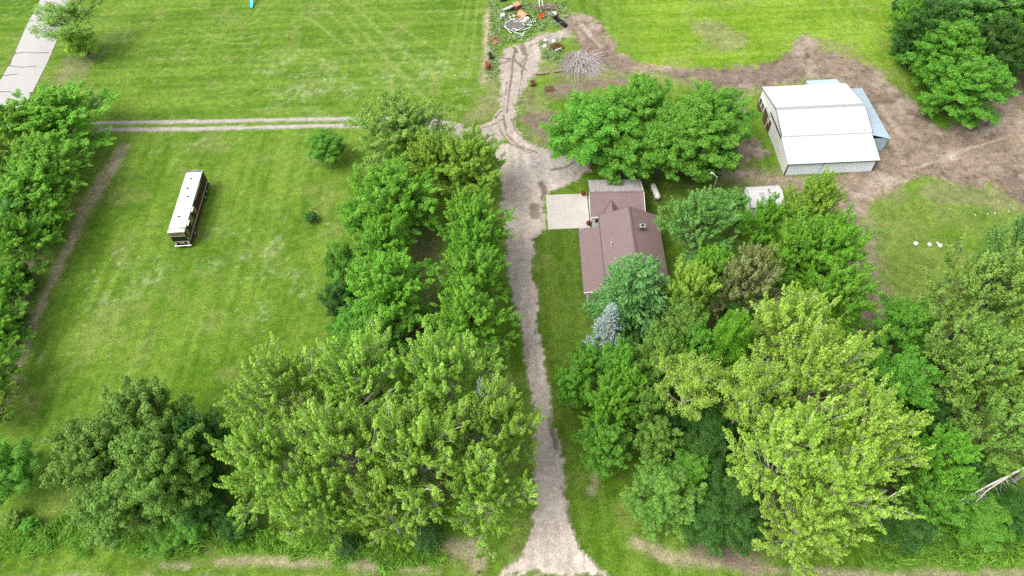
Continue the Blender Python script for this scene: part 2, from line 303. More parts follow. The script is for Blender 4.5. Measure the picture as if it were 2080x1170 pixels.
def ground_fields(x, y, fine=False):
    n1 = fbm(x, y, 1.6, 3, 4); n0 = fbm(x, y, 7.0, 11, 4); nf = fbm(x, y, 0.55, 21, 3)
    jag = (n1-0.5)*1.5 + (nf-0.5)*0.5
    # --- grass
    A = np.array([0.072, 0.155, 0.008]); B = np.array([0.142, 0.235, 0.026]); D = np.array([0.215, 0.245, 0.07])
    far = sm(88, 97, y)
    north_right = sm(18, 30, x)*sm(96, 101, y)
    streak_ew = fbm(x, y, 1.0, 31, 3, sx=0.05, sy=1.0); streak_ns = fbm(x, y, 1.0, 41, 3, sx=1.0, sy=0.05)
    isfar = np.maximum(far*(x < 5), north_right)
    st = streak_ew*isfar + streak_ns*(1-isfar)
    t = np.clip(0.5 + (n0-0.5)*1.3 + (st-0.5)*1.5 + (n1-0.5)*0.6 + (nf-0.5)*0.4, 0, 1)
    c = A + (B-A)*t[..., None]
    # brighter new growth on the far right field, deep green by the house
    c = c*(1 + north_right*0.22)[..., None] + north_right[..., None]*np.array([0.03, 0.03, 0.0])
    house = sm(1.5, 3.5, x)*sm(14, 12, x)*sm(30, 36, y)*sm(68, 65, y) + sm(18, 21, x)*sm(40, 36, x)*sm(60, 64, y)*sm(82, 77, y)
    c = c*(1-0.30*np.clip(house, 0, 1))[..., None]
    east = sm(42, 47, x)*sm(72, 66, y)
    c = c + (np.array([0.15, 0.21, 0.04])*(0.7+0.6*n1[..., None]) - c)*(0.75*east*sm(0.35, 0.62, n0))[..., None]
    # dry tufts
    dry = sm(0.56, 0.75, fbm(x, y, 4.0, 51, 4))*0.38
    c = c + (D-c)*dry[..., None]
    # clover in flower
    cl = np.zeros(x.shape)
    for P in CLOVER:
        d, wd = dline(x, y, P if len(P) > 1 else P+P); cl = np.maximum(cl, sm(1.15, 0.25, d/np.maximum(wd, .1)))
    cl = cl*sm(0.42, 0.68, fbm(x, y, 2.6, 61, 4))
    c = c + (np.array([0.30, 0.37, 0.18])-c)*(0.5*cl*sm(.35, .75, nf))[..., None]
    fl = sm(0.76, 0.86, fbm(x, y, 0.5, 71, 2))*sm(0.4, 0.6, fbm(x, y, 9, 73, 3))*(x < 0)
    c = c + (np.array([0.42, 0.46, 0.32])-c)*(0.4*fl)[..., None]
    for P in TRACKS:
        d, wd = dline(x, y, P); k = sm(1.5, 0.5, (d+(nf-.5)*0.25)/np.maximum(wd*.75, .26))*(0.1+0.6*n1)
        c = c + (np.array([0.25, 0.32, 0.09])-c)*0.75*k[..., None]
    # straw, dirt, and soil with painted tree shade
    for P in STRAW:
        d, wd = dline(x, y, P); k = sm(0.6, -0.4, d-wd+jag*0.8)*(0.55+0.45*nf)
        c = c + (np.array([0.37, 0.31, 0.20])*(0.75+0.5*nf[..., None])-c)*k[..., None]
    for P in WORN:
        d, wd = dline(x, y, P); k = sm(0.3, 0.8, sm(2.5, -2.5, d-wd+jag*2.0)*0.85+(nf-.5)*0.9)*0.55
        c = c + (np.array([0.235, 0.205, 0.115])*(0.7+0.6*n1[..., None])-c)*k[..., None]
    dirt = np.zeros(x.shape)
    for P in DIRT:
        d, wd = dline(x, y, P); dirt = np.maximum(dirt, sm(0.28, 0.72, sm(2.4, -1.9, d-wd+jag*1.3)+(nf-.5)*1.1))
    dc = np.array([0.255, 0.195, 0.143])*(0.60+0.5*n1+1.0*(n0-.5)+0.45*(nf-.5))[..., None]
    pale = sm(0.52, 0.7, fbm(x, y, 3.0, 81, 4))
    dc = dc + (np.array([0.37, 0.31, 0.25])-dc)*(0.55*pale)[..., None]
    c = c + (dc-c)*np.clip(dirt, 0, 1)[..., None]
    for i, P in enumerate(SOIL_AND_SHADE):  # under the trees the soil colour is darkened to paint their shade
        d, wd = dline(x, y, P); k = sm(0.25, 0.75, sm(1.8, -1.3, d-wd+jag*1.7)+(nf-.5)*0.8)*(0.55+0.45*sm(.3, .6, n1))*(0.95 if i < 3 or i >= 9 else 0.75)
        c = c + (np.array([0.185, 0.14, 0.108] if i < 3 or i >= 9 else [0.10, 0.085, 0.05])*(0.65+0.7*nf[..., None])-c)*k[..., None]
    clod = sm(0.62, 0.8, fbm(x, y, 0.9, 95, 3))*np.clip(dirt, 0, 1)
    c = c*(1-0.45*clod)[..., None]
    for P in YARD_TRACKS:
        d, wd = dline(x, y, P); k = sm(1.5, 0.4, (d+(nf-.5)*0.6)/wd)*(0.2+0.7*n1)
        c = c + (np.array([0.15, 0.115, 0.09])-c)*0.75*k[..., None]
    for P in YARD_PALE:
        d, wd = dline(x, y, P); k = sm(1.6, 0.4, (d+(n1-.5)*0.9+(nf-.5)*0.4)/wd)*(0.3+0.7*nf)
        c = c + (np.array([0.46, 0.39, 0.32])-c)*0.7*k[..., None]
    # farm lane wheel tracks
    lane = np.zeros(x.shape)
    for P in LANE:
        d, wd = dline(x, y, P); lane = np.maximum(lane, sm(0.22, -0.12, d-wd+(n1-.5)*0.35))
    c = c + (np.array([0.36, 0.325, 0.285])*(0.85+0.3*nf[..., None])-c)*lane[..., None]
    # gravel drive
    g = sdpoly(x, y, DRIVE); soft = 0.55+0.75*sm(84, 96, y); gm = sm(0.25, 0.75, sm(-soft, soft, g-0.2+jag*0.9)+(nf-.5)*0.7)
    gc = np.array([0.46, 0.395, 0.335])*(0.82+0.25*n0+0.2*(n1-.5)+0.25*(nf-.5))[..., None]
    grey = sm(7, 4, np.hypot((x-6.5)*1.0, (y-79.5)*1.3))*sm(.3, .6, n1)
    gc = gc + (np.array([0.30, 0.285, 0.27])*(0.8+0.5*nf[..., None])-gc)*(0.6*grey)[..., None]
    rut = np.zeros(x.shape)
    if fine:
        for P in RUTS:
            d, wd = dline(x, y, P); rut = np.maximum(rut, sm(1.25, 0.55, (d+(nf-.5)*0.25)/wd)*(0.55+0.45*n1))
        gc = gc + (np.array([0.14, 0.105, 0.08])-gc)*(0.95*rut)[..., None]
        wheel = fbm(x, y, 0.8, 91, 3, sx=1.0, sy=0.12)
        gc = gc*(0.72+0.42*wheel+0.22*(fbm(x, y, 0.35, 97, 2)-.3))[..., None]
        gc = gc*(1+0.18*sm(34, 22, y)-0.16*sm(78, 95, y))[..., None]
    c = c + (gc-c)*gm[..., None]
    return c, gm, dirt, lane, rut
def sheet_obj(name, xs, ys, mask_i, thr, mat, z0, relief=0.0):
    X, Y = np.meshgrid(xs, ys); x = X.ravel(); y = Y.ravel()
    F = ground_fields(x, y, True); keep = F[mask_i] > thr
    nx, ny = len(xs), len(ys)
    idx = np.arange(nx*ny).reshape(ny, nx)
    q = np.stack([idx[:-1, :-1], idx[:-1, 1:], idx[1:, 1:], idx[1:, :-1]], -1).reshape(-1, 4)
    q = q[keep[q].all(1)]
    used = np.unique(q); remap = np.full(nx*ny, -1); remap[used] = np.arange(len(used))
    z = z0 + relief*(fbm(x, y, 0.5, 5, 3)-0.5) - 0.02*F[4]
    V = np.stack([x, y, z], -1)[used]; C = np.concatenate([F[0], np.ones((len(x), 1))], 1)[used]
    me = np_mesh(name, V, remap[q], {'col': ('FLOAT_COLOR', C)}, True); me.materials.append(mat)
    return tag(link(bpy.data.objects.new(name, me)), kind='structure')
def rng_lines(a, b, st): return np.arange(a, b+st*0.5, st)

gx = np.concatenate([[-4000, -2000, -900, -400, -220, -150], rng_lines(-118, 118, 0.36), [150, 220, 400, 900, 2000, 4000]])
gy = np.concatenate([[-4000, -2000, -700, -250, -80, -20, 2], rng_lines(10, 136, 0.36), [145, 170, 220, 320, 500, 900, 2000, 4000]])
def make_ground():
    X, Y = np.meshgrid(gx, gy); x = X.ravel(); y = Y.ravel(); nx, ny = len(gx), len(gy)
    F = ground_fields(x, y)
    idx = np.arange(nx*ny).reshape(ny, nx)
    q = np.stack([idx[:-1, :-1], idx[:-1, 1:], idx[1:, 1:], idx[1:, :-1]], -1).reshape(-1, 4)
    z = np.where((np.abs(x) < 117) & (y > 10) & (y < 136), 0.05*(fbm(x, y, 1.0, 15, 3)-0.62), -0.03)
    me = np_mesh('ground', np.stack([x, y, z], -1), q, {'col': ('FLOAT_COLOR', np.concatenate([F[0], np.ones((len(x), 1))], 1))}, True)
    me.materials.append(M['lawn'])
    tag(link(bpy.data.objects.new('ground', me)), kind='structure')
make_ground()
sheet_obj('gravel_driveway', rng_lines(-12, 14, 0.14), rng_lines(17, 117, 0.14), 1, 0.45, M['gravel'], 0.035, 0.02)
sheet_obj('dirt_track', rng_lines(6, 110, 0.3), rng_lines(44, 124, 0.3), 2, 0.5, M['dirt'], 0.026, 0.02)
sheet_obj('farm_lane', rng_lines(-72, -8, 0.2), rng_lines(86, 98, 0.2), 3, 0.45, M['gravel'], 0.03, 0.01)
# ---------------------------------------------------------------- paved road
RL = [(-94.82, 138.23), (-94.42, 134.46), (-93.58, 125.04), (-92.22, 115.84), (-91.77, 111.98), (-91.52, 107.39), (-89.83, 91.31), (-87.77, 69.90)]
RR = [(-87.31, 137.65), (-87.24, 133.92), (-85.56, 119.34), (-84.82, 113.01), (-84.48, 108.22), (-83.66, 96.61), (-83.02, 83.02), (-82.20, 65.80)]
def make_road():
    V = []; Q = []; K = 14
    for a, b in zip(RL, RR):
        for k in range(K+1):
            t = k/K; V.append((a[0]+(b[0]-a[0])*t, a[1]+(b[1]-a[1])*t, 0.05+0.06*math.sin(math.pi*t)))
    for i in range(len(RL)-1):
        for k in range(K): Q.append((i*(K+1)+k, i*(K+1)+k+1, (i+1)*(K+1)+k+1, (i+1)*(K+1)+k))
    V = np.array(V); c = np.array([0.40, 0.385, 0.365])*(0.92+0.14*fbm(V[:, 0], V[:, 1], 3, 5))[:, None]
    me = np_mesh('road', V, np.array(Q), {'col': ('FLOAT_COLOR', np.concatenate([c, np.ones((len(V), 1))], 1))}, True); me.materials.append(M['asphalt'])
    road = tag(link(bpy.data.objects.new('road', me)), kind='structure')
    tar = plain('crack_tar', (0.09, 0.085, 0.08), 0.7); rnd = random.Random(5)
    for L in ([(-92.25, 115.69), (-90.43, 116.03), (-87.91, 115.54), (-85.35, 115.67)], [(-91.68, 111.97), (-88.98, 111.18), (-85.88, 111.42)], [(-92.14, 108.89), (-90.41, 109.06), (-88.67, 109.24)], [(-90.13, 104.04), (-89.10, 104.11), (-87.78, 103.88)], [(-92.32, 116.32), (-92.09, 114.13), (-91.65, 111.67)], [(-91.91, 123.74), (-89.39, 123.23), (-86.87, 123.71)]):
        b = MB(); pts = []
        for p, q in zip(L[:-1], L[1:]):
            for k in range(8): t = k/8; pts.append((p[0]+(q[0]-p[0])*t+rnd.uniform(-.07, .07), p[1]+(q[1]-p[1])*t+rnd.uniform(-.1, .1)))
        for (x0, y0), (x1, y1) in zip(pts[:-1], pts[1:]):
            dx, dy = x1-x0, y1-y0; l = math.hypot(dx, dy)+1e-6; nx, ny = -dy/l*0.075, dx/l*0.075
            b.add([(x0-nx, y0-ny, .122), (x1-nx, y1-ny, .122), (x1+nx, y1+ny, .122), (x0+nx, y0+ny, .122)], [(0, 1, 2, 3)])
        b.build('crack', tar, road)
make_road()

# ---------------------------------------------------------------- tree building
def unit(v): return v/(np.linalg.norm(v, axis=-1, keepdims=True)+1e-9)
UP = np.array([0., 0., 1.])
class Tubes:
    def __init__(s): s.V = []; s.Q = []; s.n = 0
    def add(s, p0, p1, r0, r1, k=5):
        d = unit(p1-p0); a = unit(np.cross(d, UP if abs(d[2]) < .9 else np.array([1., 0, 0]))); b = np.cross(d, a)
        an = np.arange(k)*2*math.pi/k; ring = np.cos(an)[:, None]*a + np.sin(an)[:, None]*b
        s.V.append(np.concatenate([p0+ring*r0, p1+ring*r1])); i = np.arange(k); j = (i+1) % k
        s.Q.append(np.stack([i, j, j+k, i+k], -1)+s.n); s.n += 2*k
    def curve(s, pts, r0, r1, k=5):
        n = len(pts)-1
        for i in range(n): s.add(pts[i], pts[i+1], r0+(r1-r0)*i/n, r0+(r1-r0)*(i+1)/n, k)
    def mesh(s, name): return np_mesh(name, np.concatenate(s.V), np.concatenate(s.Q), None, True)
def leaf_mesh(name, P, NRM, AX, size, asp, tint):
    """one rhombic, slightly folded leaf per point: normal NRM, long axis AX"""
    ax = unit(AX - (AX*NRM).sum(-1, keepdims=True)*NRM); sd = np.cross(NRM, ax)
    s = size[:, None]; n = len(P)
    V = np.stack([P-ax*s*.5, P+sd*s*asp*.5+NRM*s*.12, P+ax*s*.5, P-sd*s*asp*.5+NRM*s*.12], 1).reshape(-1, 3)
    Q = np.arange(4*n).reshape(n, 4)
    return np_mesh(name, V, Q, {'tint': ('FLOAT', np.repeat(tint, 4))})
R0, HC0 = 5.0, 7.0
def proto(name, seed, limbs=16, subs=8, per=3, leaves=34, leaf=0.27, asp=0.62, clump=(0.85, 0.42), vert=0.95, emin=-15, up=0.45,
          droop=0.0, fill=0.25, twig=0.02, lumps=0.18, subl=0.36, start=0.38, nup=0.5):
    """a broad-leaved tree 5 m in crown radius, crown centre 7 m up: (trunk mesh, crown mesh)"""
    r = np.random.default_rng(seed); T = Tubes(); C = []; A = []; S = []
    c0 = np.array([0, 0, HC0]); V = R0*vert
    fork = np.array([r.uniform(-.3, .3), r.uniform(-.3, .3), HC0-V*0.62])
    T.curve([np.array([0, 0, -0.15]), fork*np.array([.5, .5, .5]), fork, np.array([fork[0]*.6, fork[1]*.6, HC0+V*.25])], 0.30, 0.13, 7)
    for i in range(limbs):
        el = R(emin) + (R(88)-R(emin))*((i+r.uniform(.1, .9))/limbs)**0.85; az = i*2.39996+r.uniform(-.35, .35)
        d = np.array([math.cos(el)*math.cos(az), math.cos(el)*math.sin(az), math.sin(el)])
        tip = c0 + d*np.array([R0, R0, V])*r.uniform(1-lumps*1.6, 1.04)
        a = fork + (np.array([fork[0]*.6, fork[1]*.6, HC0+V*.25])-fork)*max(0, math.sin(el))*0.8
        mid = (a+tip)/2 + np.array([0, 0, 0.35*math.cos(el)])*R0*.3 + r.normal(0, .2, 3)
        ts = np.linspace(0, 1, 6)[:, None]; cv = a*(1-ts)**2 + 2*mid*ts*(1-ts) + tip*ts**2
        T.curve(list(cv), 0.11, 0.025, 5)
        L = np.linalg.norm(tip-a)
        for j in range(subs):
            t = start + (1-start)*(j+r.uniform(0, 1))/subs
            p = a*(1-t)**2 + 2*mid*t*(1-t) + tip*t**2
            dl = unit(tip-a); side = unit(np.cross(dl, UP)+1e-3)*(1 if j % 2 else -1)
            ds = unit(dl*0.8 + side*r.uniform(.4, 1.1) + UP*(up*r.uniform(-.3, 1.0)-droop) + r.normal(0, .25, 3))
            sl = L*subl*(1.15-0.6*t)*r.uniform(.7, 1.25); q = p + ds*sl
            T.add(p, q, 0.035, twig*.6, 4)
            for k in range(per):
                u = (k+r.uniform(.4, 1))/per; cc = p + (q-p)*u + r.normal(0, .22, 3)
                out = unit(cc-c0); C.append(cc); A.append(unit(ds*.7 + out*.5 + UP*(up-droop) + r.normal(0, .3, 3))); S.append(r.uniform(.75, 1.25))
                if twig and k: T.add(p+(q-p)*u*.8, cc+A[-1]*.35, twig*.8, twig*.4, 3)
        C.append(tip); A.append(unit(d+UP*(up-droop))); S.append(1.1)
    nf = int(len(C)*fill)                                      # inner leaves close the middle of the crown
    for _ in range(nf):
        d = unit(r.normal(0, 1, 3)); C.append(c0 + d*np.array([R0, R0, V])*r.uniform(.2, .7)); A.append(unit(d+UP*.3)); S.append(1.25)
    C = np.array(C); A = np.array(A); S = np.array(S); n = len(C)
    ct = r.uniform(0, 1, n)
    nl = np.maximum(6, (leaves*S).astype(int)); ci = np.repeat(np.arange(n), nl); m = len(ci)
    t = r.uniform(-.35, 1, m); ax = A[ci]; g = r.normal(0, 1, (m, 3)); g = unit(g - (g*ax).sum(-1, keepdims=True)*ax)
    rad = clump[1]*S[ci]*np.sqrt(r.uniform(0, 1, m))*np.sqrt(np.clip(1.05-np.abs(t), .05, 1))
    P = C[ci] + ax*(t*clump[0]*S[ci]*.6)[:, None] + g*rad[:, None]
    nrm = unit(UP*nup + g*.45 + ax*.25 + r.normal(0, .42, (m, 3)))
    la = unit(ax*.7 + g*.6 + r.normal(0, .5, (m, 3)) - UP*droop)
    tint = np.clip(0.68*ct[ci] + 0.32*r.uniform(0, 1, m), 0, 1)
    return T.mesh(name+'_trunk'), leaf_mesh(name+'_crown', P, nrm, la, leaf*r.uniform(.7, 1.25, m), asp, tint)
def conifer(name, seed, whorls=15, per=9, h=12.0, rad=2.6, power=0.85, tuft=0.5, leaf=0.3, nl=26, lift=0.12, cond=1.0, dens=4):
    """spruce / pine built of whorls of boughs; crown radius scaled to 5 m, height as given by HC0*2"""
    r = np.random.default_rng(seed); T = Tubes(); C = []; A = []
    T.curve([np.array([0, 0, -.15]), np.array([0.05, 0, h*.5]), np.array([0, 0, h])], 0.22, 0.03, 6)
    for i in range(whorls):
        f = (i+.5)/whorls; z = h*(0.08+0.9*f); L = rad*(1-f)**power*cond+0.25
        for k in range(per):
            az = k*2*math.pi/per + i*.7 + r.uniform(-.2, .2); l = L*r.uniform(.72, 1.12)
            d = np.array([math.cos(az), math.sin(az), lift+0.9*max(0, f-.6)]); p = np.array([0, 0, z]); q = p + d*l
            q2 = q + np.array([0, 0, -0.06*l]); T.add(p, q2, 0.035, .012, 4); nn = max(2, int(dens*l))
            sv = np.array([-math.sin(az), math.cos(az), 0])
            for u in np.linspace(.25, 1, nn):
                for sgn in (-1, 0, 1):
                    if sgn and r.uniform() < .25: continue
                    C.append(p+(q2-p)*u + sv*sgn*.34*l*(1.1-u)*r.uniform(.6, 1.2)+r.normal(0, .05, 3)); A.append(unit(d+sv*sgn*.75+UP*.2*r.uniform(0, 2)))
    C.append(np.array([0, 0, h])); A.append(UP)
    C = np.array(C); A = np.array(A); n = len(C); ci = np.repeat(np.arange(n), nl); m = len(ci)
    ax = A[ci]; g = r.normal(0, 1, (m, 3)); g = unit(g-(g*ax).sum(-1, keepdims=True)*ax); t = r.uniform(-.5, 1, m)
    P = C[ci] + ax*(t*tuft)[:, None] + g*(tuft*.28*r.uniform(0, 1, m))[:, None]
    nrm = unit(UP*.8+g*.5+r.normal(0, .3, (m, 3))); la = unit(ax*1.0+g*.7)
    tint = np.clip(.4*r.uniform(0, 1, n)[ci]+.6*r.uniform(0, 1, m), 0, 1)
    return T.mesh(name+'_trunk'), leaf_mesh(name+'_crown', P, nrm, la, leaf*r.uniform(.7, 1.2, m), .26, tint)

BARK = {'grey': plain('grey_bark', (0.13, 0.105, 0.085), 0.9, var=.35, scale=6, bump=.6), 'pale': plain('pale_bark', (0.48, 0.44, 0.37), 0.85, var=.3, scale=5, bump=.5)}
LEAF = {
 'cotton': leafmat('cottonwood_leaves', (0.20, 0.38, 0.025), (0.42, 0.66, 0.11), .34),
 'lime':   leafmat('yellow_green_leaves', (0.24, 0.42, 0.03), (0.48, 0.7, 0.12), .34),
 'maple':  leafmat('maple_leaves', (0.11, 0.33, 0.015), (0.28, 0.58, 0.055), .34),
 'gold':   leafmat('warm_green_leaves', (0.17, 0.33, 0.02), (0.37, 0.58, 0.07), .34),
 'ash':    leafmat('deep_green_leaves', (0.09, 0.29, 0.02), (0.22, 0.5, 0.055), .3),
 'elm':    leafmat('dark_elm_leaves', (0.11, 0.255, 0.028), (0.27, 0.48, 0.08), .3),
 'silver': leafmat('soft_green_leaves', (0.10, 0.29, 0.04), (0.24, 0.48, 0.10), .3),
 'olive':  leafmat('olive_leaves', (0.16, 0.22, 0.045), (0.38, 0.44, 0.16), .25),
 'dark':   leafmat('shade_green_leaves', (0.04, 0.135, 0.018), (0.105, 0.26, 0.04), .34),
 'sage':   leafmat('sage_leaves', (0.15, 0.31, 0.035), (0.34, 0.54, 0.1), .32),
 'pine':   leafmat('pine_needles', (0.08, 0.23, 0.05), (0.20, 0.41, 0.11), .15),
 'blue':   leafmat('blue_spruce_needles', (0.30, 0.42, 0.38), (0.60, 0.72, 0.68), .1),
 'spruce': leafmat('spruce_needles', (0.06, 0.14, 0.07), (0.13, 0.24, 0.13), .1),
}
PROTO = {}
for i in range(3):
    PROTO['maple%d' % i] = proto('maple', 100+i, limbs=23, subs=8, per=2, leaves=98, leaf=.18, clump=(1.25, .31), vert=1.05, emin=-42, up=.35, subl=.36, fill=.35, start=.42)
    PROTO['round%d' % i] = proto('round', 200+i, limbs=32, subs=7, per=2, leaves=92, leaf=.185, asp=.7, clump=(.9, .42), vert=.88, emin=-42, up=.3, lumps=.14, subl=.26, fill=.35, start=.5)
    PROTO['cotton%d' % i] = proto('cotton', 300+i, limbs=22, subs=8, per=2, leaves=78, leaf=.18, asp=.75, clump=(1.55, .27), vert=1.1, emin=-30, up=.6, subl=.42, fill=.12, twig=.05, lumps=.24)
for i in range(2):
    PROTO['willow%d' % i] = proto('willow', 400+i, limbs=40, subs=7, per=2, leaves=86, leaf=.23, asp=.42, clump=(1.1, .40), vert=1.28, emin=-66, up=.2, droop=.15, subl=.24, fill=.3, lumps=.12, start=.5)
    PROTO['thin%d' % i] = proto('thin', 500+i, limbs=16, subs=8, per=3, leaves=36, leaf=.19, asp=.6, clump=(.9, .45), vert=.85, emin=-5, up=.25, subl=.4, fill=.05, twig=.03, lumps=.25)
    PROTO['shrub%d' % i] = proto('shrub', 600+i, limbs=30, subs=7, per=2, leaves=100, leaf=.22, asp=.6, clump=(1.1, .7), vert=1.1, emin=-45, up=.3, subl=.28, fill=.4)
PROTO['pine0'] = conifer('pine', 700, whorls=11, per=8, h=14, rad=5.0, power=.55, tuft=.85, leaf=.5, nl=22, lift=.28, dens=2.2)
PROTO['spruce0'] = conifer('spruce', 710, whorls=15, per=9, h=14, rad=5.0, power=.95, tuft=.6, leaf=.4, nl=13, lift=.02, dens=1.9)

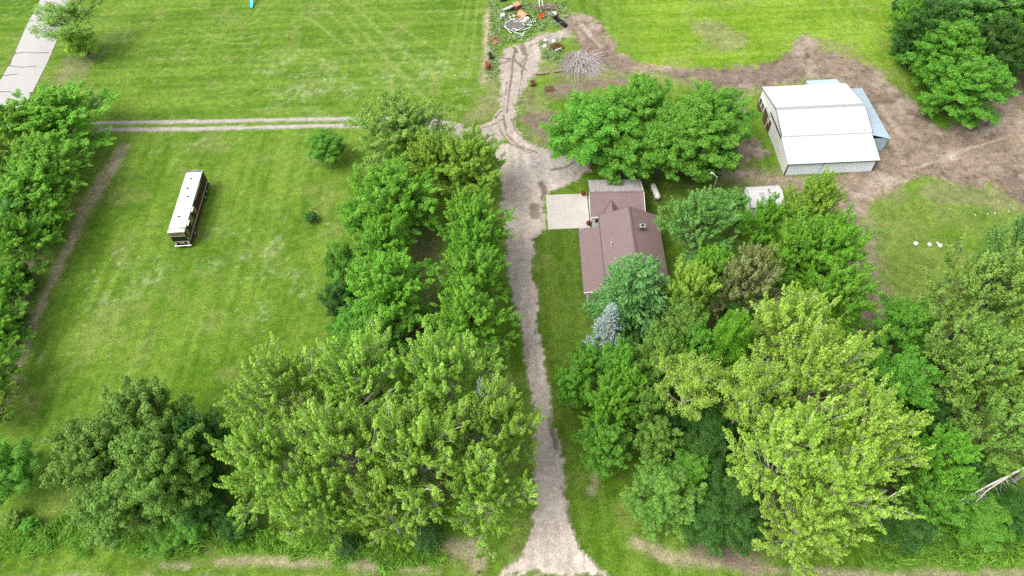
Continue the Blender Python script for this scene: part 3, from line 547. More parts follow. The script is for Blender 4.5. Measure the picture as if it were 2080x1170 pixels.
def tree(shape, leaf, x, y, r, hc, label, cat, group=None, name='tree', bark='grey', seed=0, rot=None, hs=None):
    o = empty(name, x, y, 0, rot if rot is not None else (seed*2.39) % 6.283)
    s = r/R0; sz = hc/HC0 if hs is None else hs; o.scale = (s, s, sz)
    tm, cm = PROTO[shape]
    for nm, me, mt in (('trunk', tm, BARK[bark]), ('crown', cm, LEAF[leaf])):
        if not me.materials: me.materials.append(mt)
        p = link(bpy.data.objects.new(nm, me), o)
        p.material_slots[0].link = 'OBJECT'; p.material_slots[0].material = mt
    return tag(o, label, cat, group)
TREES = [  # shape, leaf, x, y, crown radius, crown centre height, label, category, group, name, bark
 ('maple0', 'maple', -70.91, 88.38, 8.60, 5.6, 'large bright maple at the far end of the left windbreak, reaching over the farm lane', 'tree', 'trees of the left windbreak', 'maple_tree', 'grey'),
 ('maple1', 'maple', -76.61, 86.39, 5.26, 5.6, 'loose light green tree beside the paved road, behind the big windbreak maple', 'tree', 'trees of the left windbreak', 'maple_tree', 'grey'),
 ('maple2', 'gold', -75.54, 79.07, 4.45, 5.6, 'yellowish tree on the left edge, level with the farm lane', 'tree', 'trees of the left windbreak', 'maple_tree', 'grey'),
 ('maple2', 'maple', -68.70, 77.06, 6.31, 5.6, "dense tree in the left windbreak, just below the lane's end", 'tree', 'trees of the left windbreak', 'maple_tree', 'grey'),
 ('maple1', 'maple', -68.46, 71.47, 6.38, 5.6, "bright windbreak tree level with the motorhome's white roof", 'tree', 'trees of the left windbreak', 'maple_tree', 'grey'),
 ('maple0', 'maple', -66.80, 63.00, 4.44, 5.6, "windbreak tree beside the straw path, level with the motorhome's front", 'tree', 'trees of the left windbreak', 'maple_tree', 'grey'),
 ('maple2', 'silver', -70.68, 66.37, 4.12, 5.6, 'leafy tree at the left edge behind two brighter windbreak trees', 'tree', 'trees of the left windbreak', 'maple_tree', 'grey'),
 ('maple1', 'maple', -67.28, 55.80, 3.63, 4.6, 'narrow part of the windbreak at the left edge, fifth crown down the straw path', 'tree', 'trees of the left windbreak', 'maple_tree', 'grey'),
 ('maple0', 'maple', -65.54, 49.78, 3.87, 4.2, 'bright crown cut by the left edge, halfway down the straw path', 'tree', 'trees of the left windbreak', 'maple_tree', 'grey'),
 ('maple2', 'maple', -63.26, 43.46, 3.46, 4.2, 'crown tips on the left edge where the straw path leaves the picture', 'tree', 'trees of the left windbreak', 'maple_tree', 'grey'),
 ('maple1', 'gold', -62.16, 38.89, 3.12, 4.0, 'last windbreak crown on the left edge, just above the gap', 'tree', 'trees of the left windbreak', 'maple_tree', 'grey'),
 ('shrub0', 'ash', -56.59, 30.64, 3.47, 4.0, 'broad green bush on the lower left edge, left of the big dark tree clump', 'shrub', None, 'broad_shrub', 'grey'),
 ('thin0', 'sage', -77.90, 114.91, 7.51, 6.0, 'thin airy tree leaning over the paved road at top left', 'tree', None, 'roadside_tree', 'grey'),
 ('shrub1', 'lime', -77.54, 113.62, 2.99, 3.0, 'lime green shrub at the foot of the airy roadside tree', 'shrub', None, 'lime_shrub', 'grey'),
 ('shrub1', 'ash', -28.04, 82.32, 3.24, 3.0, 'small round dark green tree alone on the lawn below the lane', 'tree', None, 'round_tree', 'grey'),
 ('shrub0', 'dark', -29.18, 69.63, 1.02, 0.9, 'small dark shrub alone on the lawn right of the motorhome', 'shrub', None, 'small_shrub', 'grey'),
 ('maple1', 'sage', -15.61, 79.79, 7.66, 7.0, 'pale green tree at the top of the avenue, over the lane', 'tree', 'trees of the driveway avenue', 'pale_tree', 'grey'),
 ('maple2', 'gold', -5.05, 72.49, 5.36, 7.0, "yellowish tree at the drive's bend, highest of the avenue's right row", 'tree', 'trees of the driveway avenue', 'pale_tree', 'grey'),
 ('maple0', 'gold', -10.64, 73.15, 4.84, 6.5, "olive yellow tree in the middle of the avenue's top end", 'tree', 'trees of the driveway avenue', 'pale_tree', 'grey'),
 ('maple1', 'maple', -15.91, 66.31, 6.38, 7.0, 'large bright maple in the left avenue row, second from the lane', 'tree', 'trees of the driveway avenue', 'maple_tree', 'grey'),
 ('maple2', 'maple', -4.50, 61.13, 4.73, 7.0, 'bright maple beside the drive, opposite the concrete apron', 'tree', 'trees of the driveway avenue', 'maple_tree', 'grey'),
 ('maple0', 'maple', -15.17, 50.61, 5.81, 7.0, 'star shaped bright maple in the left avenue row, left of the bare dark strip', 'tree', 'trees of the driveway avenue', 'maple_tree', 'grey'),
 ('maple1', 'maple', -4.77, 51.52, 4.43, 7.0, 'bright maple in the right avenue row, level with the house porch', 'tree', 'trees of the driveway avenue', 'maple_tree', 'grey'),
 ('maple0', 'maple', -5.18, 45.41, 5.18, 7.0, 'broad maple by the drive, lowest of the right avenue row above the cottonwoods', 'tree', 'trees of the driveway avenue', 'maple_tree', 'grey'),
 ('shrub0', 'ash', -22.43, 58.02, 2.91, 4.0, 'rounded green bush on the lawn edge left of the avenue, upper of three', 'shrub', 'bushes on the lawn edge', 'dark_bush', 'grey'),
 ('shrub1', 'dark', -22.06, 52.10, 2.68, 3.5, 'darkest bush on the lawn edge left of the star shaped maple', 'shrub', 'bushes on the lawn edge', 'dark_bush', 'grey'),
 ('shrub0', 'ash', -20.15, 47.13, 2.82, 4.0, 'low bush on the lawn edge just above the cottonwoods', 'shrub', 'bushes on the lawn edge', 'dark_bush', 'grey'),
 ('shrub1', 'ash', -21.82, 66.45, 2.24, 3.5, 'small dark bush peeping out left of the second avenue maple', 'shrub', None, 'dark_bush', 'grey'),
 ('round1', 'ash', -16.48, 44.38, 3.90, 6.0, 'shaded green tree between the star shaped maple and the cottonwoods', 'tree', None, 'round_tree', 'grey'),
 ('cotton1', 'cotton', -24.28, 34.75, 5.92, 9.5, 'yellow green cottonwood at the upper left of the grove left of the drive', 'tree', 'cottonwoods left of the drive', 'cottonwood_tree', 'pale'),
 ('cotton2', 'cotton', -16.06, 35.58, 5.82, 10.0, 'cottonwood at the top middle of the grove left of the drive', 'tree', 'cottonwoods left of the drive', 'cottonwood_tree', 'pale'),
 ('cotton0', 'cotton', -7.51, 34.91, 5.86, 10.5, 'cottonwood at the upper right of the left grove, touching the avenue maple', 'tree', 'cottonwoods left of the drive', 'cottonwood_tree', 'pale'),
 ('cotton2', 'cotton', -2.24, 29.56, 4.63, 10.0, "cottonwood hanging over the drive's left edge", 'tree', 'cottonwoods left of the drive', 'cottonwood_tree', 'pale'),
 ('cotton0', 'cotton', -24.54, 27.06, 5.35, 9.5, 'cottonwood next to the dark trees, lower left of the left grove', 'tree', 'cottonwoods left of the drive', 'cottonwood_tree', 'pale'),
 ('cotton1', 'cotton', -16.56, 27.39, 6.10, 11.0, 'tallest cottonwood in the middle of the left grove', 'tree', 'cottonwoods left of the drive', 'cottonwood_tree', 'pale'),
 ('cotton2', 'cotton', -9.43, 26.31, 5.80, 11.0, 'cottonwood right of the tallest one in the left grove', 'tree', 'cottonwoods left of the drive', 'cottonwood_tree', 'pale'),
 ('cotton1', 'cotton', -3.52, 23.58, 4.59, 9.0, 'cottonwood at the lower right corner of the left grove, by the post', 'tree', 'cottonwoods left of the drive', 'cottonwood_tree', 'pale'),
 ('cotton0', 'cotton', -19.59, 22.56, 4.07, 9.0, 'lowest left cottonwood of the left grove, over the tall grass', 'tree', 'cottonwoods left of the drive', 'cottonwood_tree', 'pale'),
 ('cotton2', 'cotton', -12.89, 22.76, 4.08, 9.0, 'lowest middle cottonwood of the left grove, above the dark spruce', 'tree', 'cottonwoods left of the drive', 'cottonwood_tree', 'pale'),
 ('round0', 'elm', -40.43, 33.33, 5.05, 8.0, 'dark leafy crown at the top of the lower left clump', 'tree', 'dark trees of the lower left clump', 'dark_tree', 'grey'),
 ('round1', 'elm', -44.91, 30.03, 4.81, 7.0, 'dark crown bulging left onto the lawn, lower left clump', 'tree', 'dark trees of the lower left clump', 'dark_tree', 'grey'),
 ('round2', 'elm', -36.38, 27.98, 5.05, 8.5, 'large central dark crown of the lower left clump', 'tree', 'dark trees of the lower left clump', 'dark_tree', 'grey'),
 ('round0', 'dark', -34.20, 31.22, 3.70, 7.0, 'shaded dark crown between the dark crowns and the cottonwoods', 'tree', 'dark trees of the lower left clump', 'dark_tree', 'grey'),
 ('round1', 'elm', -41.59, 25.40, 4.35, 5.5, 'lowest dark crown of the lower left clump, above the verge', 'tree', 'dark trees of the lower left clump', 'dark_tree', 'grey'),
 ('shrub1', 'dark', -34.50, 27.03, 3.20, 3.0, 'dark undergrowth between the dark tree clump and the tall grass', 'shrub', None, 'dark_bush', 'grey'),
 ('shrub0', 'ash', -35.94, 24.76, 2.38, 2.0, 'bright green bush sprawling at the foot of the dark tree clump', 'shrub', None, 'dark_bush', 'grey'),
 ('shrub1', 'dark', -30.60, 24.54, 2.11, 2.0, 'dark low bush at the left foot of the cottonwoods', 'shrub', None, 'dark_bush', 'grey'),
 ('spruce0', 'pine', -9.98, 22.13, 1.71, 4.5, 'dark blue green spruce poking out under the cottonwoods by the verge', 'tree', None, 'spruce_tree', 'grey'),
 ('spruce0', 'pine', -18.84, 21.80, 1.42, 3.5, 'small dark spruce half hidden under the lowest left cottonwood', 'tree', None, 'spruce_tree', 'grey'),
 ('spruce0', 'blue', -3.46, 32.26, 1.57, 8.5, 'blue spruce top glimpsed between the cottonwoods near the drive', 'tree', None, 'spruce_tree', 'grey'),
 ('round0', 'ash', 13.36, 79.33, 7.38, 6.5, 'broad dense tree left of the pair north of the house', 'tree', 'dense trees north of the house', 'dense_tree', 'grey'),
 ('round2', 'ash', 20.53, 82.34, 6.58, 7.0, 'dense middle crown behind the garage roof', 'tree', 'dense trees north of the house', 'dense_tree', 'grey'),
 ('round1', 'ash', 26.89, 76.37, 7.22, 7.0, 'broad dense tree right of the middle, above the gas tank', 'tree', 'dense trees north of the house', 'dense_tree', 'grey'),
 ('round0', 'ash', 31.65, 81.32, 6.12, 6.5, 'right hand dense crown nearest the white barn', 'tree', 'dense trees north of the house', 'dense_tree', 'grey'),
 ('round1', 'ash', 17.57, 75.34, 4.81, 5.0, 'lower dense crown touching the garage roof', 'tree', 'dense trees north of the house', 'dense_tree', 'grey'),
 ('cotton1', 'silver', 24.67, 58.46, 5.16, 7.0, "soft green tree right of the house's brown roof", 'tree', 'trees behind the house', 'silver_maple', 'grey'),
 ('round2', 'silver', 30.18, 64.17, 3.42, 4.5, 'shaded soft green tree below the lamp pole', 'tree', 'trees behind the house', 'silver_maple', 'grey'),
 ('maple1', 'maple', 33.62, 59.10, 2.99, 6.5, 'green tree in front of the small white shed', 'tree', 'trees behind the house', 'maple_tree', 'grey'),
 ('maple0', 'gold', 39.78, 60.00, 4.26, 8.0, 'bright tree right of the small white shed, below the barn', 'tree', 'trees behind the house', 'maple_tree', 'grey'),
 ('maple2', 'maple', 40.06, 52.64, 4.79, 8.0, "bright tree at the wood's right edge beside the dirt strip", 'tree', 'trees behind the house', 'maple_tree', 'grey'),
 ('maple0', 'maple', 35.82, 52.87, 4.06, 8.0, 'green tree just right of the olive tree', 'tree', 'trees behind the house', 'maple_tree', 'grey'),
 ('maple1', 'maple', 38.54, 46.28, 4.42, 7.5, 'lower right tree of the wood, leaning over the dirt strip', 'tree', 'trees behind the house', 'maple_tree', 'grey'),
 ('cotton0', 'olive', 28.26, 48.28, 4.53, 8.0, 'dull olive brown tree in the middle of the right wood', 'tree', None, 'olive_tree', 'grey'),
 ('pine0', 'pine', 14.94, 48.51, 5.33, 6.5, "blue green pine over the house's lower roof corner", 'tree', None, 'pine_tree', 'grey'),
 ('spruce0', 'blue', 11.53, 45.18, 2.76, 5.0, 'pale silvery blue spruce at the foot of the pine', 'tree', None, 'blue_spruce', 'grey'),
 ('maple2', 'lime', 20.97, 47.56, 3.08, 8.0, 'yellow green tree right of the pine', 'tree', None, 'maple_tree', 'grey'),
 ('round1', 'elm', 19.72, 42.98, 3.59, 7.0, 'dappled green tree below the pine, right of the blue spruce', 'tree', None, 'round_tree', 'grey'),
 ('round0', 'ash', 12.20, 39.07, 3.06, 6.0, 'dense green tree just below the blue spruce', 'tree', 'round trees right of the drive', 'round_tree', 'grey'),
 ('round2', 'ash', 6.57, 37.20, 2.37, 5.0, 'darker tree closest to the drive on its right side', 'tree', 'round trees right of the drive', 'round_tree', 'grey'),
 ('maple1', 'maple', 10.18, 33.91, 3.15, 6.5, 'bright maple right of the drive, level with the dark drive stain', 'tree', 'round trees right of the drive', 'maple_tree', 'grey'),
 ('round1', 'ash', 9.17, 30.17, 3.10, 5.0, 'lowest rounded tree right of the drive, over the verge lawn', 'tree', 'round trees right of the drive', 'round_tree', 'grey'),
 ('round0', 'elm', 16.49, 39.13, 3.26, 7.0, 'mottled tree between the blue spruce and the bright round tree', 'tree', None, 'round_tree', 'grey'),
 ('shrub0', 'maple', 23.57, 38.88, 2.53, 9.0, 'vivid green round tree sunk among the yellow cottonwoods', 'tree', None, 'round_tree', 'grey'),
 ('round2', 'elm', 14.84, 30.48, 2.79, 5.0, 'small green tree left of the dark gap in the right wood', 'tree', None, 'round_tree', 'grey'),
 ('thin0', 'lime', 18.25, 33.91, 4.49, 9.0, 'thin cottonwood at the left of the right grove', 'tree', 'cottonwoods right of the drive', 'cottonwood_tree', 'pale'),
 ('cotton0', 'lime', 29.62, 38.93, 5.71, 10.0, 'tall yellow cottonwood at the top of the right grove', 'tree', 'cottonwoods right of the drive', 'cottonwood_tree', 'pale'),
 ('thin1', 'lime', 23.63, 32.44, 4.38, 10.0, 'yellow cottonwood below the vivid round tree', 'tree', 'cottonwoods right of the drive', 'cottonwood_tree', 'pale'),
 ('cotton2', 'lime', 30.75, 32.85, 5.37, 11.0, 'yellow cottonwood in the middle right of the right grove', 'tree', 'cottonwoods right of the drive', 'cottonwood_tree', 'pale'),
 ('cotton0', 'lime', 32.99, 26.48, 5.23, 11.0, 'yellow cottonwood bulging right towards the green tree', 'tree', 'cottonwoods right of the drive', 'cottonwood_tree', 'pale'),
 ('cotton1', 'lime', 25.63, 25.28, 5.51, 11.0, 'brightest cottonwood left of centre in the right grove', 'tree', 'cottonwoods right of the drive', 'cottonwood_tree', 'pale'),
 ('cotton2', 'lime', 29.84, 22.29, 4.96, 10.0, 'bright cottonwood above the lower right verge', 'tree', 'cottonwoods right of the drive', 'cottonwood_tree', 'pale'),
 ('cotton0', 'lime', 26.38, 19.55, 4.25, 8.0, 'lowest yellow cottonwood on the bottom edge', 'tree', 'cottonwoods right of the drive', 'cottonwood_tree', 'pale'),
 ('willow0', 'elm', 14.83, 24.58, 4.13, 4.0, "broad feathery willow bush right of the drive's mouth", 'shrub', None, 'willow_bush', 'grey'),
 ('shrub1', 'dark', 19.44, 22.14, 3.07, 3.0, 'dark undergrowth right of the feathery willow bush', 'shrub', None, 'dark_bush', 'grey'),
 ('shrub0', 'dark', 19.72, 29.20, 3.24, 3.5, 'dark undergrowth above the feathery willow bush', 'shrub', None, 'dark_bush', 'grey'),
 ('shrub0', 'dark', 16.81, 33.99, 2.82, 3.0, 'dark undergrowth left under the thin cottonwood', 'shrub', None, 'dark_bush', 'grey'),
 ('shrub1', 'dark', 39.63, 21.30, 3.05, 3.0, 'dark undergrowth at the right foot of the yellow cottonwoods', 'shrub', None, 'dark_bush', 'grey'),
 ('shrub0', 'dark', 41.50, 38.59, 2.91, 3.0, 'dark undergrowth at the lower end of the dirt strip', 'shrub', None, 'dark_bush', 'grey'),
 ('round1', 'ash', 46.39, 42.99, 3.86, 6.0, 'dark green tree at the lower edge of the right lawn', 'tree', 'trees at the right edge', 'round_tree', 'grey'),
 ('round0', 'ash', 41.50, 34.48, 4.44, 7.0, 'broad green tree right of the yellow cottonwoods', 'tree', 'trees at the right edge', 'round_tree', 'grey'),
 ('maple0', 'maple', 42.76, 26.18, 3.65, 7.0, 'fresh green tree left of the dead trunk', 'tree', 'trees at the right edge', 'round_tree', 'grey'),
 ('maple2', 'ash', 41.50, 22.58, 3.11, 5.0, 'lower green tree right of the cottonwoods, above the weeds', 'tree', 'trees at the right edge', 'round_tree', 'grey'),
 ('cotton1', 'sage', 53.20, 43.05, 6.46, 10.0, 'tall dappled olive green tree on the right edge below the lawn', 'tree', 'trees at the right edge', 'tall_tree', 'grey'),
 ('cotton2', 'silver', 59.69, 48.44, 4.68, 10.0, 'top right crown of the tall trees on the right edge', 'tree', 'trees at the right edge', 'tall_tree', 'grey'),
 ('cotton0', 'sage', 47.78, 34.35, 5.50, 10.0, 'dappled tree in the middle of the right edge wood', 'tree', 'trees at the right edge', 'tall_tree', 'grey'),
 ('cotton2', 'gold', 53.42, 34.08, 5.75, 10.0, 'crown cut by the right edge, level with the cottonwood tops', 'tree', 'trees at the right edge', 'tall_tree', 'grey'),
 ('cotton1', 'sage', 49.57, 27.95, 4.77, 9.0, 'dappled crown right above the dead trunk', 'tree', 'trees at the right edge', 'tall_tree', 'grey'),
 ('shrub0', 'ash', 46.98, 21.24, 3.05, 3.0, 'green undergrowth below the dead trunk', 'shrub', None, 'dark_bush', 'grey'),
 ('shrub1', 'dark', 51.08, 21.83, 2.81, 3.0, 'dark undergrowth at the lower right edge', 'shrub', None, 'dark_bush', 'grey'),
 ('shrub0', 'dark', 46.67, 25.87, 3.13, 4.0, 'dark undergrowth behind the fresh green tree', 'shrub', None, 'dark_bush', 'grey'),
 ('willow1', 'ash', 73.27, 87.40, 6.56, 5.0, 'rounded bright willow at the end of the top right wood, beside the dirt track', 'tree', 'trees of the top right wood', 'willow_tree', 'grey'),
 ('willow0', 'ash', 73.21, 95.81, 6.51, 5.5, "willow behind the rounded one, on the field's edge", 'tree', 'trees of the top right wood', 'willow_tree', 'grey'),
 ('maple1', 'maple', 70.99, 105.50, 3.58, 6.0, "bright tree at the field's edge, top of the top right wood", 'tree', 'trees of the top right wood', 'maple_tree', 'grey'),
 ('willow1', 'dark', 72.19, 101.01, 5.50, 6.0, 'dark willow in the field edge of the top right wood', 'tree', 'trees of the top right wood', 'willow_tree', 'grey'),
 ('willow0', 'silver', 78.64, 108.64, 7.75, 7.0, 'grey green willow cut by the top edge', 'tree', 'trees of the top right wood', 'willow_tree', 'grey'),
 ('willow1', 'silver', 82.91, 103.76, 7.73, 7.0, 'soft willow in the middle of the top right wood', 'tree', 'trees of the top right wood', 'willow_tree', 'grey'),
 ('willow0', 'dark', 80.26, 94.87, 5.81, 6.0, 'dark willow right behind the rounded bright one', 'tree', 'trees of the top right wood', 'willow_tree', 'grey'),
 ('willow1', 'ash', 86.32, 97.75, 6.92, 7.0, 'green willow on the right edge of the top right wood', 'tree', 'trees of the top right wood', 'willow_tree', 'grey'),
 ('shrub1', 'dark', 74.53, 114.87, 2.28, 3.0, 'dark bush at the top edge left of the top right wood', 'shrub', None, 'dark_bush', 'grey'),
 ('willow0', 'dark', 70.83, 100.55, 3.37, 4.0, "low dark tree on the field's edge, left of the rounded willow", 'tree', 'trees of the top right wood', 'willow_tree', 'grey'),
 ('maple0', 'maple', 12.49, 35.76, 2.77, 6.0, 'green crown wedged between the drive side maple and the thin cottonwood', 'tree', None, 'maple_tree', 'grey'),
 ('round1', 'elm', 14.14, 33.86, 2.45, 6.0, 'mottled crown left of the dark gap, level with the drive stain', 'tree', None, 'round_tree', 'grey'),
 ('round0', 'ash', 8.59, 40.35, 2.32, 5.0, "small green crown between the drive lawn and the blue spruce's foot", 'tree', 'round trees right of the drive', 'round_tree', 'grey'),
 ('round2', 'ash', 20.58, 39.91, 2.94, 7.0, 'green crown left of the vivid round tree', 'tree', None, 'round_tree', 'grey'),
 ('shrub1', 'dark', 13.97, 38.68, 2.77, 4.0, 'shaded bush under the trees right of the drive, below the blue spruce', 'shrub', None, 'dark_bush', 'grey'),
 ('maple2', 'maple', 24.58, 51.13, 3.07, 7.0, 'green tree between the soft green tree and the olive tree', 'tree', 'trees behind the house', 'maple_tree', 'grey'),
 ('shrub0', 'dark', 27.71, 45.61, 3.04, 4.0, 'dark undergrowth above the vivid round tree', 'shrub', None, 'dark_bush', 'grey'),
 ('shrub1', 'dark', 33.29, 48.29, 2.78, 4.0, 'dark undergrowth right below the olive tree', 'shrub', None, 'dark_bush', 'grey'),
 ('round2', 'ash', 37.91, 31.58, 2.94, 6.0, 'green crown showing right behind the yellow cottonwoods', 'tree', 'trees at the right edge', 'round_tree', 'grey'),
 ('shrub0', 'dark', 48.21, 39.03, 3.18, 4.0, 'dark undergrowth between the broad green tree and the dappled trees', 'shrub', None, 'dark_bush', 'grey'),
 ('shrub1', 'dark', 45.28, 31.61, 3.28, 4.0, 'dark undergrowth above the fresh green tree', 'shrub', None, 'dark_bush', 'grey'),
 ('maple1', 'ash', 44.39, 23.48, 2.53, 5.0, "green crown just below the dead trunk's tip", 'tree', 'trees at the right edge', 'round_tree', 'grey'),
 ('shrub0', 'dark', -69.71, 68.11, 3.58, 2.0, "dark undergrowth beside the straw path, level with the motorhome's front", 'shrub', None, 'dark_bush', 'grey'),
 ('shrub1', 'dark', -68.57, 59.06, 3.04, 2.0, 'dark undergrowth at the middle of the straw path', 'shrub', None, 'dark_bush', 'grey'),
 ('shrub0', 'dark', -66.88, 51.68, 2.90, 2.0, 'dark undergrowth where the straw path nears the left edge', 'shrub', None, 'dark_bush', 'grey'),
 ('shrub0', 'dark', -13.70, 67.88, 2.83, 3.0, 'dark undergrowth in the middle of the avenue above the bare strip', 'shrub', None, 'dark_bush', 'grey'),
 ('maple2', 'maple', -17.07, 59.06, 4.05, 6.0, 'smaller maple squeezed between the two big left row maples', 'tree', 'trees of the driveway avenue', 'maple_tree', 'grey'),
 ('shrub0', 'dark', -19.10, 50.13, 2.85, 3.0, 'dark undergrowth below the star shaped maple', 'shrub', None, 'dark_bush', 'grey'),
 ('shrub0', 'dark', -18.60, 35.13, 4.50, 4.0, 'dark undergrowth deep inside the left cottonwood grove', 'shrub', None, 'dark_bush', 'grey'),
 ('shrub1', 'dark', -9.54, 33.50, 4.44, 4.0, 'dark undergrowth in the right half of the left cottonwood grove', 'shrub', None, 'dark_bush', 'grey'),
 ('shrub1', 'dark', 29.05, 32.35, 4.40, 4.0, 'dark undergrowth deep inside the right cottonwood grove', 'shrub', None, 'dark_bush', 'grey'),
 ('shrub1', 'dark', 22.12, 24.79, 3.11, 4.0, 'dark undergrowth between the feathery willow bush and the cottonwoods', 'shrub', None, 'dark_bush', 'grey'),
 ('shrub0', 'dark', 22.37, 21.51, 2.55, 3.0, 'dark undergrowth at the lower left foot of the yellow cottonwoods', 'shrub', None, 'dark_bush', 'grey'),
 ('shrub0', 'ash', 18.15, 27.11, 2.37, 4.0, 'green bush touching the top of the feathery willow bush', 'shrub', None, 'dark_bush', 'grey'),
 ('shrub0', 'dark', 21.29, 32.11, 3.02, 4.0, 'dark undergrowth below the thin cottonwood', 'shrub', None, 'dark_bush', 'grey'),
 ('shrub1', 'dark', 41.24, 41.31, 2.38, 3.0, 'dark bush beside the dirt strip, right of the top cottonwood', 'shrub', None, 'dark_bush', 'grey'),
 ('shrub0', 'ash', -37.94, 23.66, 2.37, 1.6, 'low bright bush at the lower end of the dark tree clump', 'shrub', None, 'dark_bush', 'grey'),
 ('shrub1', 'sage', -55.99, 26.34, 1.19, 1.0, 'pale low bush on the verge at the lower left corner', 'shrub', None, 'dark_bush', 'grey'),
 ('shrub0', 'ash', -53.80, 25.42, 0.97, 0.9, 'small round bush on the verge near the lower left corner', 'shrub', None, 'small_shrub', 'grey'),
 ('maple1', 'maple', -4.61, 56.70, 3.71, 6.5, 'maple filling the right avenue row between the ones facing apron and porch', 'tree', 'trees of the driveway avenue', 'maple_tree', 'grey'),
 ('round2', 'ash', 22.97, 75.82, 5.66, 6.0, "dense crown filling the middle of the group, above the gas tank's left", 'tree', 'dense trees north of the house', 'dense_tree', 'grey'),
 ('round0', 'dark', 30.72, 74.88, 3.50, 4.5, 'shaded low crown under the right hand dense crown', 'tree', 'dense trees north of the house', 'dense_tree', 'grey'),
]
for i, (sh, lf, x, y, r, hc, lab, cat, grp, nm, bk) in enumerate(TREES):
    tree(sh, lf, x, y, r, hc, lab, cat, grp, nm, bk, i)

# ---------------------------------------------------------------- building materials
M['mauve'] = plain('mauve_metal_roof', (0.19, 0.128, 0.122), 0.4, 0.0, .06, 1.2, spec=.6, dirt=((0.20, .15, .14), .35))
M['sheenroof'] = plain('sky_sheen_roof', (0.52, 0.48, 0.475), 0.38, 0.3, .12, 1.5, stretch=(3, .2, 1), dirt=((0.24, .17, .16), .8))  # sky sheen and streaky tree reflections put into the colour
M['mauve_dark'] = plain('mauve_trim_and_shade', (0.13, 0.08, 0.082), 0.4, var=.05)
M['siding'] = plain('taupe_siding', (0.20, 0.165, 0.145), 0.7)
M['white'] = plain('white_paint', (0.76, 0.76, 0.75), 0.5, var=.04, scale=1.0)
M['whiteroof'] = plain('white_metal_roof', (0.50, 0.49, 0.48), 0.5, var=.025, scale=.6, dirt=((0.36, .33, .29), .3), stretch=(1, .25, 1))
M['coolroof'] = plain('new_white_metal_roof', (0.475, 0.515, 0.53), 0.45, var=.025, scale=.6, dirt=((0.36, .38, .38), .25), stretch=(1, .25, 1))
M['whitewall'] = plain('white_metal_wall', (0.64, 0.64, 0.61), 0.5, var=.05, scale=.8, dirt=((0.45, .40, .33), .35), stretch=(1, 1, .3))
M['bluewall'] = plain('pale_blue_metal_wall', (0.76, 0.83, 0.86), 0.45, var=.05, scale=.8, dirt=((0.45, .42, .36), .3), stretch=(1, 1, .3))
M['bluegrey'] = plain('blue_grey_metal', (0.38, 0.48, 0.54), 0.4, var=.1, scale=1.2, dirt=((0.36, .40, .41), .4), stretch=(.3, 1.6, 1))
M['trim'] = plain('dark_trim', (0.045, 0.038, 0.035), 0.6)
M['brown'] = plain('brown_door', (0.085, 0.042, 0.032), 0.6)
M['concrete'] = plain('pale_concrete', (0.47, 0.435, 0.395), 0.85, var=.08, scale=.7, bump=.25, dirt=((0.33, .285, .24), .6))
M['glass'] = plain('dark_glass', (0.010, 0.011, 0.013), 0.25, spec=.4, var=.02)
M['chrome'] = plain('bright_metal', (0.7, 0.7, 0.7), 0.2, 1.0, .05)
M['rubber'] = plain('black_rubber', (0.02, 0.02, 0.02), 0.8)
M['busbrown'] = plain('dark_brown_paint', (0.050, 0.020, 0.016), 0.6, var=.15, spec=.2)
M['busgold'] = plain('gold_paint', (0.21, 0.165, 0.07), 0.6, var=.12)
M['cream'] = plain('cream_paint', (0.44, 0.39, 0.33), 0.45, var=.05)
M['black'] = plain('black_plastic', (0.012, 0.013, 0.016), 0.45)
M['rust'] = plain('rusty_steel', (0.20, 0.075, 0.035), 0.8, var=.45, scale=4, bump=.4, dirt=((0.07, .035, .02), .8))
M['tan'] = plain('faded_tan_metal', (0.42, 0.25, 0.14), 0.7, var=.3, scale=3)
M['orange'] = plain('orange_plastic', (0.65, 0.11, 0.02), 0.5)
M['galv'] = plain('galvanised_steel', (0.50, 0.50, 0.48), 0.4, .6, .15)
M['wood'] = plain('weathered_wood', (0.30, 0.24, 0.18), 0.85, var=.3, scale=4, bump=.5, stretch=(4, 4, .6))
M['twig'] = plain('grey_twigs', (0.58, 0.52, 0.50), 0.9, var=.3, scale=5)
M['grey'] = plain('grey_sheet', (0.13, 0.125, 0.125), 0.6, var=.25, scale=3, dirt=((0.15, .09, .06), .7))
M['blue'] = plain('turquoise_plastic', (0.03, 0.50, 0.62), 0.35, var=.05)
M['flower'] = plain('red_flowers', (0.22, 0.02, 0.02), 0.7, var=.4, scale=20)
M['tankwhite'] = plain('cream_tank_paint', (0.72, 0.67, 0.58), 0.45, var=.05, dirt=((0.5, .42, .33), .3))
M['lens'] = plain('lamp_lens', (0.75, 0.75, 0.72), 0.3)
M['lilac'] = plain('pale_sheet_metal', (0.60, 0.57, 0.60), 0.5, var=.12, scale=2, dirt=((0.3, .2, .15), .4))

# ---------------------------------------------------------------- house
h = tag(empty('house', 16.5, 60, 0, R(-1.8)), 'house with mauve brown ribbed metal roof, porch and garage wing', 'house')
def slope(name, pts, mat, parent, pitch=.3, rh=.022): return MB().sheet(*pts, pitch=pitch, rh=rh).build(name, mat, parent)
